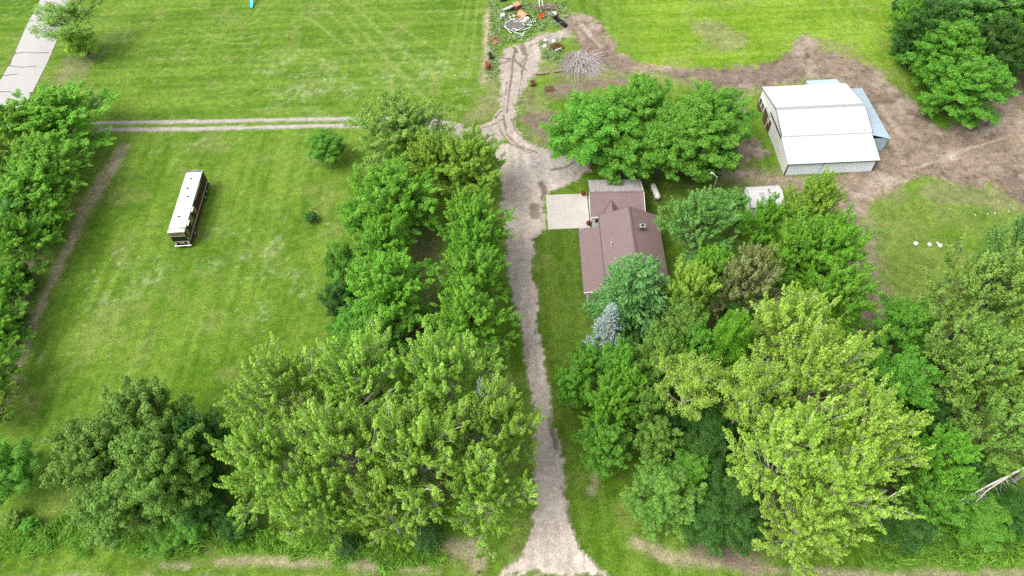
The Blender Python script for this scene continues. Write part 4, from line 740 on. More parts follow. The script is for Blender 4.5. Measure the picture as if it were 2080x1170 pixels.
# walls
b = MB(); b.box(-3.9, 4.0, -7.4, 4.9, -.1, 3.05)
b.poly([(-3.9, -7.4, 3.05), (4.0, -7.4, 3.05), (.15, -7.4, 4.8)], (0, .12, 0)); b.poly([(-3.9, 4.78, 3.05), (4.0, 4.78, 3.05), (.15, 4.78, 4.8)], (0, .12, 0))
b.build('wall', M['siding'], h)
b = MB(); b.box(-4.7, 2.4, 5.8, 12.5, -.1, 2.72); b.poly([(-4.7, 5.8, 2.72), (-4.7, 12.5, 2.72), (-4.7, 9.1, 3.85)], (.12, 0, 0)); b.poly([(2.28, 5.8, 2.72), (2.28, 12.5, 2.72), (2.28, 9.1, 3.85)], (.12, 0, 0))
b.build('garage_wall', M['siding'], h)
rg = (0.15, 5.0)
slope('roof_slope', [(-4.05, -7.8, 3.4), (-4.05, 5.2, 3.4), (.15, 5.2, 5.0), (.15, -7.8, 5.0)], M['mauve'], h)
slope('roof_slope', [(4.35, -7.8, 3.1), (4.35, 5.2, 3.1), (.15, 5.2, 5.0), (.15, -7.8, 5.0)], M['mauve'], h)
slope('porch_roof', [(-6.9, -7.8, 2.72), (-6.9, 3.25, 2.72), (-4.0, 3.25, 3.33), (-4.0, -7.8, 3.33)], M['mauve'], h)
slope('garage_roof_slope', [(-5.0, 5.42, 2.8), (2.7, 5.42, 2.8), (2.7, 9.1, 4.0), (-5.0, 9.1, 4.0)], M['mauve'], h)
slope('garage_roof_slope', [(-5.0, 12.85, 2.8), (2.7, 12.85, 2.8), (2.7, 9.1, 4.0), (-5.0, 9.1, 4.0)], M['sheenroof'], h, .3, .04)
b = MB(); b.poly([(-.02, -7.82, 5.0), (-.02, 5.23, 5.0), (.15, 5.23, 5.07), (.15, -7.82, 5.07)]); b.poly([(.15, -7.82, 5.07), (.15, 5.23, 5.07), (.32, 5.23, 5.0), (.32, -7.82, 5.0)]); b.build('ridge_cap', M['mauve_dark'], h)
b = MB(); b.poly([(-5.02, 8.95, 4.02), (2.72, 8.95, 4.02), (2.72, 9.1, 4.07), (-5.02, 9.1, 4.07)]); b.poly([(-5.02, 9.1, 4.07), (2.72, 9.1, 4.07), (2.72, 9.25, 4.02), (-5.02, 9.25, 4.02)]); b.build('ridge_cap', M['mauve'], h)
# small saddle roof between house and garage
b = MB(); b.poly([(-3.7, 5.24, 2.86), (-2.0, 5.24, 3.66), (-2.0, 7.9, 3.66)]); b.build('saddle_roof', M['mauve'], h)
b = MB(); b.poly([(-2.0, 5.24, 3.66), (-.3, 5.24, 2.86), (-2.0, 7.9, 3.66)]); b.build('saddle_roof', M['mauve_dark'], h)  # east half: its shade is put into the darker colour
b = MB(); b.tube((-3.7, 5.26, 2.9), (-2.0, 7.9, 3.68), .05); b.tube((-.3, 5.26, 2.9), (-2.0, 7.9, 3.68), .05); b.build('valley_flashing', M['mauve_dark'], h)
# eave and gable trim
MB().box(-4.09, -3.99, -7.8, 5.2, 3.36, 3.45).build('roof_flashing', M['mauve_dark'], h)
b = MB(); b.tube((-6.93, -7.85, 2.66), (-6.93, 3.3, 2.66), .06, n=4); b.build('gutter', M['mauve_dark'], h)
b = MB(); b.tube((-6.9, -7.84, 2.68), (-4.05, -7.84, 3.3), .05, n=4); b.tube((-4.05, -7.84, 3.36), (.15, -7.84, 4.97), .06, n=4); b.tube((4.35, -7.84, 3.06), (.15, -7.84, 4.97), .06, n=4); b.build('gable_trim', M['white'], h)
b = MB(); b.tube((-4.05, 5.24, 3.36), (.15, 5.24, 4.97), .05, n=4); b.tube((4.35, 5.24, 3.06), (.15, 5.24, 4.97), .05, n=4); b.build('gable_trim', M['mauve_dark'], h)
b = MB(); b.tube((2.73, 9.1, 3.98), (2.73, 12.87, 2.78), .05, n=4); b.tube((2.73, 5.5, 2.8), (2.73, 9.1, 3.98), .05, n=4); b.build('gable_trim', M['white'], h)
b = MB(); b.tube((-5.03, 9.1, 3.98), (-5.03, 12.87, 2.78), .05, n=4); b.tube((-5.03, 5.4, 2.78), (-5.03, 9.1, 3.98), .05, n=4); b.build('gable_trim', M['mauve_dark'], h)
b = MB(); b.box(-5.0, -3.2, 5.32, 5.46, 2.66, 2.8); b.build('gutter', M['white'], h)
for y in (-7.5, -4.8, -2.1, .6, 3.0): MB().box(-6.35, -6.2, y-.07, y+.07, 0, 2.75).build('porch_post', M['white' if y < -7 else 'mauve_dark'], h)
MB().box(-6.4, -3.9, -7.7, 3.2, -.05, .16).build('porch_floor', M['siding'], h)
MB().box(-6.5, -3.9, 3.25, 5.75, -.05, .1).build('doorstep', M['concrete'], h)
# side door in the garage's south wall
d = MB().box(-4.6, -3.66, 5.72, 5.79, .1, 2.25).build('door', M['white'], h)
MB().box(-4.32, -3.94, 5.69, 5.715, 1.35, 2.0).build('window_pane', M['glass'], d)
MB().box(-3.8, -3.74, 5.66, 5.715, 1.0, 1.06).build('handle', M['chrome'], d)
b = MB(); b.box(-4.72, -4.61, 5.70, 5.79, .1, 2.36); b.box(-3.65, -3.54, 5.70, 5.79, .1, 2.36); b.box(-4.61, -3.65, 5.70, 5.79, 2.26, 2.36); b.build('door_frame', M['white'], h)
g = MB().box(-4.76, -4.71, 6.6, 11.5, .05, 2.3).build('garage_door', M['white'], h)
for k in range(4): MB().box(-4.785, -4.765, 6.65, 11.45, .1+k*.55, .1+k*.55+.5).build('door_panel', M['white'], g)
for x0, x1, y0, y1 in ((-4.0, -3.91, -5.5, -4.2), (-4.0, -3.91, -1.5, -.2), (4.01, 4.1, -4.5, -3.2), (4.01, 4.1, 1, 2.3)):
    wn = MB().box(x0, x1, y0, y1, 1.0, 2.2).build('window', M['white'], h)
    xx = x0-.012 if x0 < 0 else x1; MB().box(xx, xx+.012, y0+.08, y1-.08, 1.08, 2.12).build('pane', M['glass'], wn)
# roof furniture
c = MB().box(1.25, 1.85, 1.35, 1.85, 4.1, 5.0).build('chimney', M['mauve_dark'], h)
MB().obox((1.55, 1.6, 5.06), .78, .68, .09).build('chimney_cap', M['galv'], c)
MB().box(1.38, 1.72, 1.45, 1.75, 5.105, 5.25).build('flue', M['black'], c)
MB().tube((-2.8, -.6, 3.8), (-2.8, -.6, 4.35), .07, n=10).build('vent_pipe', M['white'], h)
MB().tube((-1.2, 3.2, 4.3), (-1.2, 3.2, 4.75), .035, n=8).build('vent_pipe', M['galv'], h)
MB().tube((-2.9, 2.7, 3.7), (-2.9, 2.7, 4.05), .03, n=8).build('vent_pipe', M['galv'], h)

# concrete apron
b = MB(); b.poly([(5.62, 66.0, .10), (11.75, 66.0, .10), (11.95, 72.9, .10), (5.72, 72.95, .10)], (0, 0, -.25))
tag(b.build('concrete_apron', M['concrete'], bevel=.02), kind='structure')
def planter(x, y, lab):
    o = tag(empty('flower_planter', x, y, .1), lab, 'planter', 'red planters at the apron')
    MB().lathe([(0, 0), (.16, 0), (.2, .05), (.26, .4), (.29, .42), (.24, .43), (.22, .36), (0, .36)], n=14).build('pot', M['brown'], o, True)
    r = np.random.default_rng(int(x*10)); P = unit(r.normal(0, 1, (260, 3))); P[:, 2] = np.abs(P[:, 2])
    me = leaf_mesh('blooms', P*.36*r.uniform(.75, 1, (260, 1))+np.array([0, 0, .42]), unit(P+r.normal(0, .3, P.shape)), r.normal(0, 1, P.shape), np.full(260, .13), .8, r.uniform(0, 1, 260))
    me.materials.append(M['flower']); link(bpy.data.objects.new('blooms', me), o)
planter(11.35, 72.55, 'red flower planter at the apron corner by the garage wall, farther from the door')
planter(11.55, 66.55, 'red flower planter beside the white side door')

# ---------------------------------------------------------------- barn
bn = tag(empty('barn', 49.4, 79.75, 0, R(.3)), 'large white metal barn with low roof and lean-to along its front', 'barn')
W0, W1 = -6.95, 6.95
b = MB(); b.box(W0+.15, W1-.15, .15, 12.1, -.1, 3.5); b.poly([(W0+.15, .15, 3.5), (W0+.15, 12.1, 3.5), (W0+.15, 5.0, 4.8)], (.1, 0, 0)); b.poly([(W1-.25, .15, 3.5), (W1-.25, 12.1, 3.5), (W1-.25, 5.0, 4.8)], (.1, 0, 0)); b.build('wall', M['whitewall'], bn)
slope('roof_slope', [(W0, 0, 3.62), (W1, 0, 3.62), (W1, 5.0, 5.05), (W0, 5.0, 5.05)], M['whiteroof'], bn, .3, .016)
slope('roof_slope', [(W0, 12.3, 3.62), (W1, 12.3, 3.62), (W1, 5.0, 5.05), (W0, 5.0, 5.05)], M['whiteroof'], bn, .3, .016)
b = MB(); b.poly([(W0-.02, 4.72, 5.02), (W1+.02, 4.72, 5.02), (W1+.02, 5.0, 5.13), (W0-.02, 5.0, 5.13)]); b.poly([(W0-.02, 5.0, 5.13), (W1+.02, 5.0, 5.13), (W1+.02, 5.28, 5.04), (W0-.02, 5.28, 5.04)]); b.build('ridge_cap', M['galv'], bn)
for x in (W0-.03, W1+.03):
    b = MB(); b.tube((x, 0, 3.56), (x, 5.0, 4.99), .06, n=4); b.tube((x, 12.3, 3.56), (x, 5.0, 4.99), .06, n=4); b.build('gable_trim', M['trim'], bn)
MB().box(W0+.11, W0+.23, .09, .21, 0, 3.5).build('corner_trim', M['trim'], bn)
MB().box(W0+.11, W0+.23, 12.04, 12.16, 0, 3.5).build('corner_trim', M['trim'], bn)
# west gable: brown wainscot, windows, doors, sliding door track
MB().box(W0+.06, W0+.145, 6.0, 12.0, 0, 1.0).build('wainscot', M['brown'], bn)
for y in (9.2, 10.5):
    wn = MB().box(W0+.03, W0+.145, y, y+1.1, 1.05, 2.3).build('window', M['white'], bn)
    for k in range(2): MB().box(W0+.012, W0+.028, y+.1+k*.48, y+.52+k*.48, 1.15, 2.2).build('pane', M['glass'], wn)
dr = MB().box(W0+.03, W0+.145, 6.6, 8.9, 1.02, 2.3).build('door', M['brown'], bn)
b = MB(); b.box(W0+.01, W0+.028, 6.5, 6.62, .05, 2.4); b.box(W0+.01, W0+.028, 8.88, 9.0, .05, 2.4); b.box(W0+.01, W0+.028, 6.62, 8.88, 2.3, 2.4); b.build('frame', M['white'], dr)
MB().box(W0+.05, W0+.145, 5.1, 5.95, .05, 2.0).build('walk_door', M['brown'], bn)
MB().box(W0-.02, W0+.145, .4, 6.4, 3.0, 3.14).build('door_track', M['trim'], bn)
sd_ = MB().box(W0+.09, W0+.145, .6, 4.6, .1, 2.98).build('sliding_door', M['whitewall'], bn)
for k in range(4): MB().box(W0+.07, W0+.088, .62+k, 1.58+k, .15, 2.93).build('door_panel', M['whitewall'], sd_)
# lean-to
slope('lean_to_roof', [(W0-.15, -4.9, 2.5), (W1-.1, -4.9, 2.5), (W1-.1, .03, 3.6), (W0-.15, .03, 3.6)], M['coolroof'], bn, .3, .016)
b = MB(); b.sheet((W0+.05, -4.6, 0), (W1-.35, -4.6, 0), (W1-.35, -4.6, 2.42), (W0+.05, -4.6, 2.42), .3, .015); b.build('lean_to_wall', M['bluewall'], bn)
b = MB(); b.poly([(W0+.05, -4.57, 0), (W0+.05, .1, 0), (W0+.05, .1, 3.4), (W0+.05, -4.57, 2.42)], (.06, 0, 0)); b.build('lean_to_wall', M['whitewall'], bn)
b = MB(); b.poly([(W1-.41, -4.57, 0), (W1-.41, .1, 0), (W1-.41, .1, 3.4), (W1-.41, -4.57, 2.42)], (.06, 0, 0)); b.build('lean_to_wall', M['whitewall'], bn)
MB().box(W0-.16, W1-.09, -.02, .08, 3.56, 3.67).build('roof_seam', M['galv'], bn)
MB().box(W0-.15, W1-.1, -4.96, -4.88, 2.36, 2.48).build('eave_trim', M['trim'], bn)
MB().box(W0-.02, W0+.12, -4.68, -4.54, 0, 2.4).build('corner_trim', M['trim'], bn)
MB().box(W1-.44, W1-.30, -4.68, -4.54, 0, 2.4).build('corner_trim', M['trim'], bn)
MB().obox((-1.6, -4.66, 1.15), .1, .06, 1.5, 0, 0, .25).build('streak_plate', M['bluegrey'], bn)
MB().tube((W1-1.2, .5, 3.7), (W1-1.2, .5, 4.05), .05, n=8).build('vent_pipe', M['galv'], bn)

# blue-grey sheds behind the barn
s = tag(empty('side_shed', 56.45, 79.8, 0, R(.8)), 'blue grey ribbed metal shed leaning against the barn\'s right side', 'shed')
slope('roof', [(3.0, -.4, 2.55), (3.0, 12.1, 2.55), (-.05, 11.2, 3.35), (-.05, -.2, 3.35)], M['bluegrey'], s, .45, .03)
b = MB(); b.sheet((0, -.1, 0), (2.85, -.1, 0), (2.85, -.1, 2.5), (0, -.1, 2.5), .25, .02); b.build('front_wall', M['bluegrey'], s)
b = MB(); b.sheet((2.85, -.08, 0), (2.85, 12.0, 0), (2.85, 12.0, 2.5), (2.85, -.08, 2.5), .25, .02); b.build('outer_wall', M['bluegrey'], s)
MB().box(2.98, 3.06, -.45, 12.15, 2.44, 2.52).build('eave_trim', M['galv'], s)
s = tag(empty('back_shed', 50.9, 92.1, 0, R(.8)), 'blue grey lean-to roof showing behind the barn\'s far eave', 'shed')
slope('roof', [(0, 2.75, 2.3), (5.2, 2.75, 2.3), (5.2, -.1, 2.9), (0, -.1, 2.9)], M['bluegrey'], s, .45, .03)
b = MB(); b.box(.1, .2, 0, 2.6, 0, 2.3); b.box(5.0, 5.1, 0, 2.6, 0, 2.3); b.box(.2, 5.0, 2.5, 2.6, 0, 2.3); b.build('wall', M['bluegrey'], s)

# small white garden shed
s = tag(empty('garden_shed', 37.35, 68.9, 0, R(.6)), 'small white metal shed with two roof lights, half hidden by trees', 'shed')
b = MB(); b.box(-2.3, 2.3, -1.9, 1.9, 0, 2.0); b.poly([(-2.3, -1.9, 2.0), (-2.3, 1.9, 2.0), (-2.3, 1.3, 2.55), (-2.3, .4, 2.8), (-2.3, -.9, 2.6)], (.05, 0, 0)); b.build('wall', M['bluewall'], s)
for a, c_ in (((-2.1, 2.05), (-1.0, 2.62)), ((-1.0, 2.62), (.4, 2.9)), ((1.4, 2.62), (.4, 2.9)), ((2.1, 2.05), (1.4, 2.62))):
    slope('roof_slope', [(-2.45, a[0], a[1]), (2.45, a[0], a[1]), (2.45, c_[0], c_[1]), (-2.45, c_[0], c_[1])], M['whiteroof'], s, .25, .012)
for x in (-1.0, .75):
    MB().poly([(x, -.75, 2.705), (x+.75, -.75, 2.705), (x+.75, .05, 2.865), (x, .05, 2.865)], (0, 0, .02)).build('roof_light', M['galv'], s)
MB().box(-2.5, -2.44, -2.12, -1.0, 2.0, 2.1).build('trim', M['trim'], s)

# ---------------------------------------------------------------- gas tank and lamp pole
t = tag(empty('gas_tank', 22.11, 72.01, 0, R(8)), 'cream white gas tank on the lawn behind the garage', 'gas tank')
b = MB(); n = 20; prof = [(-1.55, 0.02), (-1.5, .2), (-1.4, .34), (-1.25, .43), (-1.05, .46), (1.05, .46), (1.25, .43), (1.4, .34), (1.5, .2), (1.55, .02)]
V = [(r_*math.cos(2*math.pi*i/n), y_, .82+r_*math.sin(2*math.pi*i/n)) for y_, r_ in prof for i in range(n)]
b.add(V, [(k*n+i, k*n+(i+1) % n, (k+1)*n+(i+1) % n, (k+1)*n+i) for k in range(len(prof)-1) for i in range(n)]); b.build('tank', M['tankwhite'], t, True)
dm = MB().lathe([(.0, .2), (.14, .19), (.19, .12), (.2, 0)], (0, .25, 1.24), 14).build('valve_dome', M['tankwhite'], t, True)
for y in (-.9, .9): MB().box(-.4, .4, y-.1, y+.1, 0, .46).build('saddle', M['concrete'], t)
t = tag(empty('lamp_pole', 29.80, 69.80, 0, R(0)), 'slim wooden lamp pole with white arm beside the soft green trees', 'lamp pole')
MB().tube((0, 0, 0), (0.15, 0, 5.6), .09, .07, n=8).build('pole', M['wood'], t)
MB().tube((.15, 0, 5.4), (-.55, .5, 5.9), .04, n=6).build('arm', M['white'], t)
MB().lathe([(0, .12), (.12, .1), (.2, 0), (.16, -.06), (0, -.08)], (-.6, .53, 5.85), 12).build('lamp_head', M['lens'], t, True)
MB().tube((-.5, -.2, 0), (.12, 0, 5.2), .015, n=4).build('guy_wire', M['galv'], t)

# ---------------------------------------------------------------- motorhome
v = tag(empty('motorhome', -47.42, 71.8, 0, R(1.6)), 'long dark brown motorhome with white roof parked on the lawn', 'motorhome')
b = MB(); b.box(-1.2, 1.2, -6.25, 6.25, .45, 3.28); b.build('body', M['busbrown'], v, bevel=.08)
b = MB(); xs = (-1.22, -1.16, -.6, 0, .6, 1.16, 1.22); zs = (3.24, 3.32, 3.40, 3.42, 3.40, 3.32, 3.24)
V = [(x, y, z) for y in (-6.28, 6.28) for x, z in zip(xs, zs)]; b.add(V, [(i, i+1, 8+i, 7+i) for i in range(6)] + [tuple(range(7)), tuple(range(13, 6, -1)), (0, 7, 13, 6)])
rf = b.build('roof', M['white'], v)
b = MB(); b.obox((0, -5.62, 3.425), 2.2, .5, .03); b.build('front_cap', M['cream'], rf)
b = MB(); b.obox((0, 6.0, 3.42), 2.2, .42, .04); b.build('rear_cap', M['grey'], rf)
for x, y in ((-.1, -3.4), (.28, .55), (-.17, 2.3), (-.1, 4.3)):
    rv = MB().box(x-.2, x+.2, y-.2, y+.2, 3.38, 3.5).build('roof_vent', M['white'], v); MB().box(x-.16, x+.16, y-.16, y+.16, 3.501, 3.53).build('lid', M['black'], rv)
MB().box(.25, .6, -1.2, -.7, 3.38, 3.46).build('roof_hatch', M['lilac'], v)
MB().box(.6, .85, -5.75, -5.5, 3.44, 3.52).build('horn_box', M['galv'], v)
MB().lathe([(0, .14), (.25, .12), (.34, 0)], (.2, 5.2, 3.4), 14).build('antenna_dome', M['white'], v, True)
MB().box(-1.0, -.85, -.2, .4, 3.35, 3.47).build('roof_hatch', M['lilac'], v)
for sgn in (1, -1):
    x0, x1 = (1.205, 1.235) if sgn > 0 else (-1.235, -1.205)
    for y0, y1, mt, nm in ((-6.0, -5.2, 'busgold', 'side_panel'), (-5.1, -4.0, 'glass', 'side_window'), (-3.9, -2.6, 'busgold', 'side_panel'), (-2.5, -1.6, 'glass', 'side_window'), (-1.5, -.7, 'busgold', 'side_panel'), (2.2, 3.4, 'glass', 'side_window')):
        if nm == 'side_window' and y0 > 0 and sgn > 0: continue
        MB().box(x0, x1, y0, y1, 1.9, 3.0).build(nm, M[mt], v)
    MB().box(x0, x1, -6.1, 6.1, 1.22, 1.36).build('stripe', M['cream'], v)
    MB().box(x0, x1, -6.1, -.7, 1.5, 1.62).build('stripe', M['busgold'], v)
    MB().box(x0, x1, -6.0, 6.0, .40, .55).build('sill', M['chrome'], v)
    for y in (-4.15, 3.2, 4.35):
        wh = MB().tube((sgn*.92, y, .5), (sgn*1.24, y, .5), .5, n=20).build('wheel', M['rubber'], v)
        MB().tube((sgn*1.2, y, .5), (sgn*1.262, y, .5), .3, .22, n=16).build('rim', M['chrome'], wh)
    mr = MB().box(sgn*1.35-.1, sgn*1.35+.1, -6.5, -6.42, 1.9, 2.4).build('mirror', M['chrome'], v); MB().tube((sgn*1.2, -6.2, 2.3), (sgn*1.35, -6.45, 2.3), .025).build('mirror_arm', M['chrome'], mr)
for y0, y1 in ((-5.0, -3.9), (-2.3, -1.3)): MB().obox((1.32, (y0+y1)/2, 3.12), .2, y1-y0, .16).build('awning', M['white'], v, bevel=.04)
MB().box(1.205, 1.24, .3, 3.9, 2.95, 3.1).build('awning_rail', M['galv'], v)
F_ = -6.29
MB().box(-1.1, 1.1, F_, -6.25, 2.62, 3.15).build('front_panel', M['busgold'], v)
b = MB(); zz = [(-.7, 2.78), (-.35, 2.88), (-.1, 2.82), (.15, 3.0), (.5, 2.98), (.8, 3.06)]
for p, q in zip(zz[:-1], zz[1:]): b.tube((p[0], F_-.01, p[1]), (q[0], F_-.01, q[1]), .035, n=4)
b.build('swoosh_emblem', M['black'], v)
MB().box(-1.12, 1.12, F_-.01, -6.25, 2.42, 2.52).build('front_stripe', M['cream'], v)
for x0, x1 in ((-1.05, -.03), (.03, 1.05)): MB().box(x0, x1, F_, -6.25, 1.45, 2.36).build('windshield', M['glass'], v)
MB().box(-1.12, 1.12, F_-.01, -6.25, 1.25, 1.36).build('front_stripe', M['cream'], v)
MB().box(-.35, .35, F_-.02, -6.25, .95, 1.15).build('grille', M['galv'], v)
MB().box(-1.22, 1.22, -6.52, -6.28, .42, .68).build('bumper', M['chrome'], v, bevel=.03)
for x in (-.9, .9): MB().tube((x, -6.26, .98), (x, -6.36, .98), .13, n=14).build('headlight', M['lens'], v)
for x in (-.7, -.25, .0, .25, .7): MB().tube((x, -6.2, 3.33), (x, -6.33, 3.33), .045, n=8).build('marker_light', M['lens'], v)
MB().box(-1.0, 1.0, 6.25, 6.29, .9, 2.0).build('engine_grille', M['trim'], v)
MB().box(-.9, .9, 6.25, 6.285, 2.2, 2.9).build('rear_window', M['glass'], v)
for x in (-1.05, 1.05): MB().box(x-.08, x+.08, 6.25, 6.3, .9, 1.4).build('tail_light', M['flower'], v)
MB().box(-1.2, 1.2, 6.26, 6.45, .42, .66).build('bumper', M['chrome'], v)

# ---------------------------------------------------------------- yard clutter
t = tag(empty('burn_barrel', 5.10, 99.63), 'open rusty burn barrel beside the dirt drive', 'barrel')
MB().lathe([(0, .05), (.34, .05), (.36, 0), (.37, .3), (.385, .31), (.37, .33), (.37, .6), (.385, .61), (.37, .63), (.37, .95), (.34, .95), (.34, .1), (0, .1)], n=20).build('drum', M['rust'], t, True)
MB().lathe([(.335, .955), (.40, .955), (.40, .99), (.335, .99), (.335, .955)], n=20).build('rim', M['trim'], t, True)
MB().obox((0, .05, .16), .16, .2, .1, .5).build('ash_can', M['white'], t)
def log(x, y, L, r, rz, lab, grp='logs lying beside the dirt drive'):
    o = tag(empty('log', x, y, r, rz), lab, 'log', grp); rn = random.Random(int(x*31)); b = MB(); p = [Vector((-L/2+L*k/5, rn.uniform(-.06, .06), rn.uniform(-.03, .03))) for k in range(6)]
    for k in range(5): b.tube(p[k], p[k+1], r*(1.05-.04*k), r*(1.01-.04*k), n=9)
    b.build('bole', M['wood'], o, True)
    MB().tube(p[0]+Vector((-.012, 0, 0)), p[0]+Vector((.02, 0, 0)), r*.98, n=9).build('cut_end', M['tan'], o)
    MB().tube(p[3], p[3]+Vector((.1, .25, r+.12)), .05, .03, n=6).build('stub', M['wood'], o)
log(6.84, 102.74, 2.4, .22, R(3), 'thick grey log nearest the dirt drive above the burn barrel')
log(9.95, 103.24, 2.0, .2, R(5), 'thick grey log in line with another, nearer the brush pile')
t = tag(empty('hitching_rail', 3.25, 94.65, 0, R(2)), 'low rail on two posts beside the dirt drive', 'rail')
for x in (-.95, .95): MB().tube((x, 0, -.1), (x, 0, 1.05), .075, n=8).build('post', M['wood'], t)
MB().tube((-1.05, 0, .95), (1.05, 0, .97), .05, n=8).build('rail', M['galv'], t)
t = tag(empty('harrow_frame', 7.95, 98.35, .06, R(12)), 'flat rusty harrow frame lying on bare soil', 'harrow')
for k in range(3): MB().box(-.8, .8, -.55+k*.52, -.47+k*.52, 0, .1).build('bar', M['rust'], t)
for k in range(4): MB().box(-.8+k*.5, -.73+k*.5, -.6, .6, .101, .17).build('cross_bar', M['rust'], t)
def barrel(nm, x, y, lab, mat, h_=.95, r=.3):
    o = tag(empty(nm, x, y, 0), lab, 'barrel'); MB().lathe([(0, 0), (r, 0), (r+.02, .03), (r, .06), (r, h_*.35), (r+.02, h_*.36), (r, h_*.38), (r, h_*.65), (r+.02, h_*.66), (r, h_*.68), (r, h_), (r-.03, h_+.01), (r-.04, h_-.03), (0, h_-.03)], n=18).build('drum', M[mat], o, True); MB().tube((.1, .1, h_-.03), (.1, .1, h_+.02), .04, n=8).build('bung', M['galv'], o); return o
barrel('old_drum', -2.60, 104.96, 'tall brown drum standing by the fence line left of the dirt drive', 'rust', 1.3, .5)
t = tag(empty('black_cart', -2.10, 108.17, 0, .3), 'black tipped cart above the brown drum on the fence line', 'cart')
MB().obox((0, 0, .55), .5, 1.2, .5, 0, .3).build('tub', M['black'], t)
for x in (-.3, .3): MB().tube((x-.04, -.3, .25), (x+.04, -.3, .25), .25, n=14).build('wheel', M['rubber'], t)
MB().tube((0, .5, .8), (0, 1.3, 1.1), .03).build('handle', M['galv'], t)
t = tag(empty('stock_tank', 10.21, 120.79), 'round galvanised stock tank standing in the far yard', 'stock tank')
MB().lathe([(0, .08), (.62, .08), (.62, .62), (.69, .64), (.69, .58), (.66, .56), (.66, 0), (0, 0)], n=28).build('tub', M['galv'], t, True)
MB().tube((-.3, 0, .1), (.35, .1, .55), .04).build('float_arm', M['trim'], t)
t = tag(empty('feed_bunk', 11.35, 118.20, 0, R(32)), 'long black plastic feed bunk below the stock tank', 'feed bunk')
b = MB(); b.poly([(-.45, -1.75, .55), (-.28, -1.75, .05), (.28, -1.75, .05), (.45, -1.75, .55)], (0, .06, 0)); b.poly([(-.45, 1.7, .55), (-.28, 1.7, .05), (.28, 1.7, .05), (.45, 1.7, .55)], (0, .06, 0)); b.build('end_wall', M['black'], t)
b = MB(); b.poly([(-.46, -1.75, .55), (-.46, 1.75, .55), (-.28, 1.75, .05), (-.28, -1.75, .05)], (.04, 0, .0)); b.poly([(.46, -1.75, .55), (.46, 1.75, .55), (.28, 1.75, .05), (.28, -1.75, .05)], (-.04, 0, 0)); b.poly([(-.28, -1.75, .05), (.28, -1.75, .05), (.28, 1.75, .05), (-.28, 1.75, .05)], (0, 0, .04)); b.build('trough', M['black'], t)
for y in (-1.0, 0, 1.0): MB().box(-.42, .42, y-.03, y+.03, .42, .48).build('brace', M['trim'], t)
t = tag(empty('orange_crate', 7.90, 120.46, 0, R(-25)), 'orange plastic bin lying in the weeds', 'bin')
b = MB(); b.box(-.6, .6, -.45, -.38, 0, .6); b.box(-.6, .6, .38, .45, 0, .6); b.box(-.6, -.53, -.38, .38, 0, .6); b.box(.53, .6, -.38, .38, 0, .6); b.box(-.53, .53, -.38, .38, 0, .06); b.build('shell', M['orange'], t)
MB().obox((.2, -.5, .35), .5, .06, .5, 0, .3).build('flap', M['orange'], t)
t = tag(empty('wheel_rack', 6.19, 118.75, 0, .4), 'small black and white slatted rack standing in the weeds', 'rack')
for k in range(5): MB().box(-.5+k*.22, -.4+k*.22, -.35, .35, .3, .36).build('slat', M['white' if k % 2 == 0 else 'black'], t)
for x in (-.45, .45): MB().box(x-.04, x+.04, -.3, .3, 0, .29).build('leg', M['black'], t)
# scrap heap
t = tag(empty('rusted_tank', 4.38, 120.72, 0, R(35)), 'tan and rust coloured split tank on the scrap heap', 'tank')
b = MB()
for k in range(9):
    a0, a1 = math.pi*(.0+k/9), math.pi*(.0+(k+1)/9)
    b.poly([(math.cos(a0)*.75, -1.1, .3+math.sin(a0)*.85), (math.cos(a1)*.75, -1.1, .3+math.sin(a1)*.85), (math.cos(a1)*.75, 1.1, .3+math.sin(a1)*.85), (math.cos(a0)*.75, 1.1, .3+math.sin(a0)*.85)], (0, 0, -.03))
b.build('shell', M['tan'], t); MB().obox((.0, 1.3, .5), 1.5, .9, .05, .2, .6).build('torn_end', M['rust'], t); MB().box(-.7, .7, -.6, .6, 0, .3).build('cradle', M['rust'], t)
t = tag(empty('dented_panel', 1.70, 123.30, .75, R(35)), 'large pale dented sheet leaning on the rusty tank', 'sheet metal')
b = MB(); b.obox((0, 0, 0), 2.4, 1.3, .05, 0, -.35); b.build('sheet', M['lilac'], t)
for k in range(3): MB().obox((0, -.4+k*.4, .06+.145-.145*k), 2.2, .07, .05, 0, -.35).build('rib', M['lilac'], t)
t = tag(empty('brown_box', 3.26, 123.87, 0, R(40)), 'rust brown metal box at the top of the scrap heap', 'box')
MB().box(-.7, .7, -.6, .6, 0, 1.0).build('case', M['rust'], t); MB().obox((0, 0, 1.06), 1.45, 1.2, .05, 0, .15).build('lid', M['tan'], t)
t = tag(empty('torn_trampoline', 2.55, 117.53, 0, .2), 'torn dark round trampoline with bent white frame on the scrap heap', 'trampoline')
MB().lathe([(0, .22), (.6, .24), (1.2, .32), (1.7, .42), (1.7, .45), (1.1, .36), (0, .25)], n=22).build('mat', M['grey'], t)
b = MB(); rn = random.Random(4)
for k in range(14):
    a0, a1 = k*2*math.pi/14, (k+1)*2*math.pi/14-.08; b.tube((1.85*math.cos(a0), 1.85*math.sin(a0), .4+rn.uniform(-.1, .25)), (1.85*math.cos(a1), 1.85*math.sin(a1), .4+rn.uniform(-.1, .25)), .06, n=6)
b.build('frame', M['white'], t)
for k in range(5): a0 = k*1.26; MB().tube((1.8*math.cos(a0), 1.8*math.sin(a0), 0), (1.8*math.cos(a0), 1.8*math.sin(a0), .45), .05, n=6).build('leg', M['galv'], t)
def appliance(x, y, rz, lab):
    o = tag(empty('old_appliance', x, y, 0, rz), lab, 'appliance'); MB().box(-.4, .4, -.35, .35, 0, .85).build('case', M['white'], o, bevel=.03); MB().box(-.3, .3, -.37, -.352, .15, .6).build('door', M['galv'], o); return o
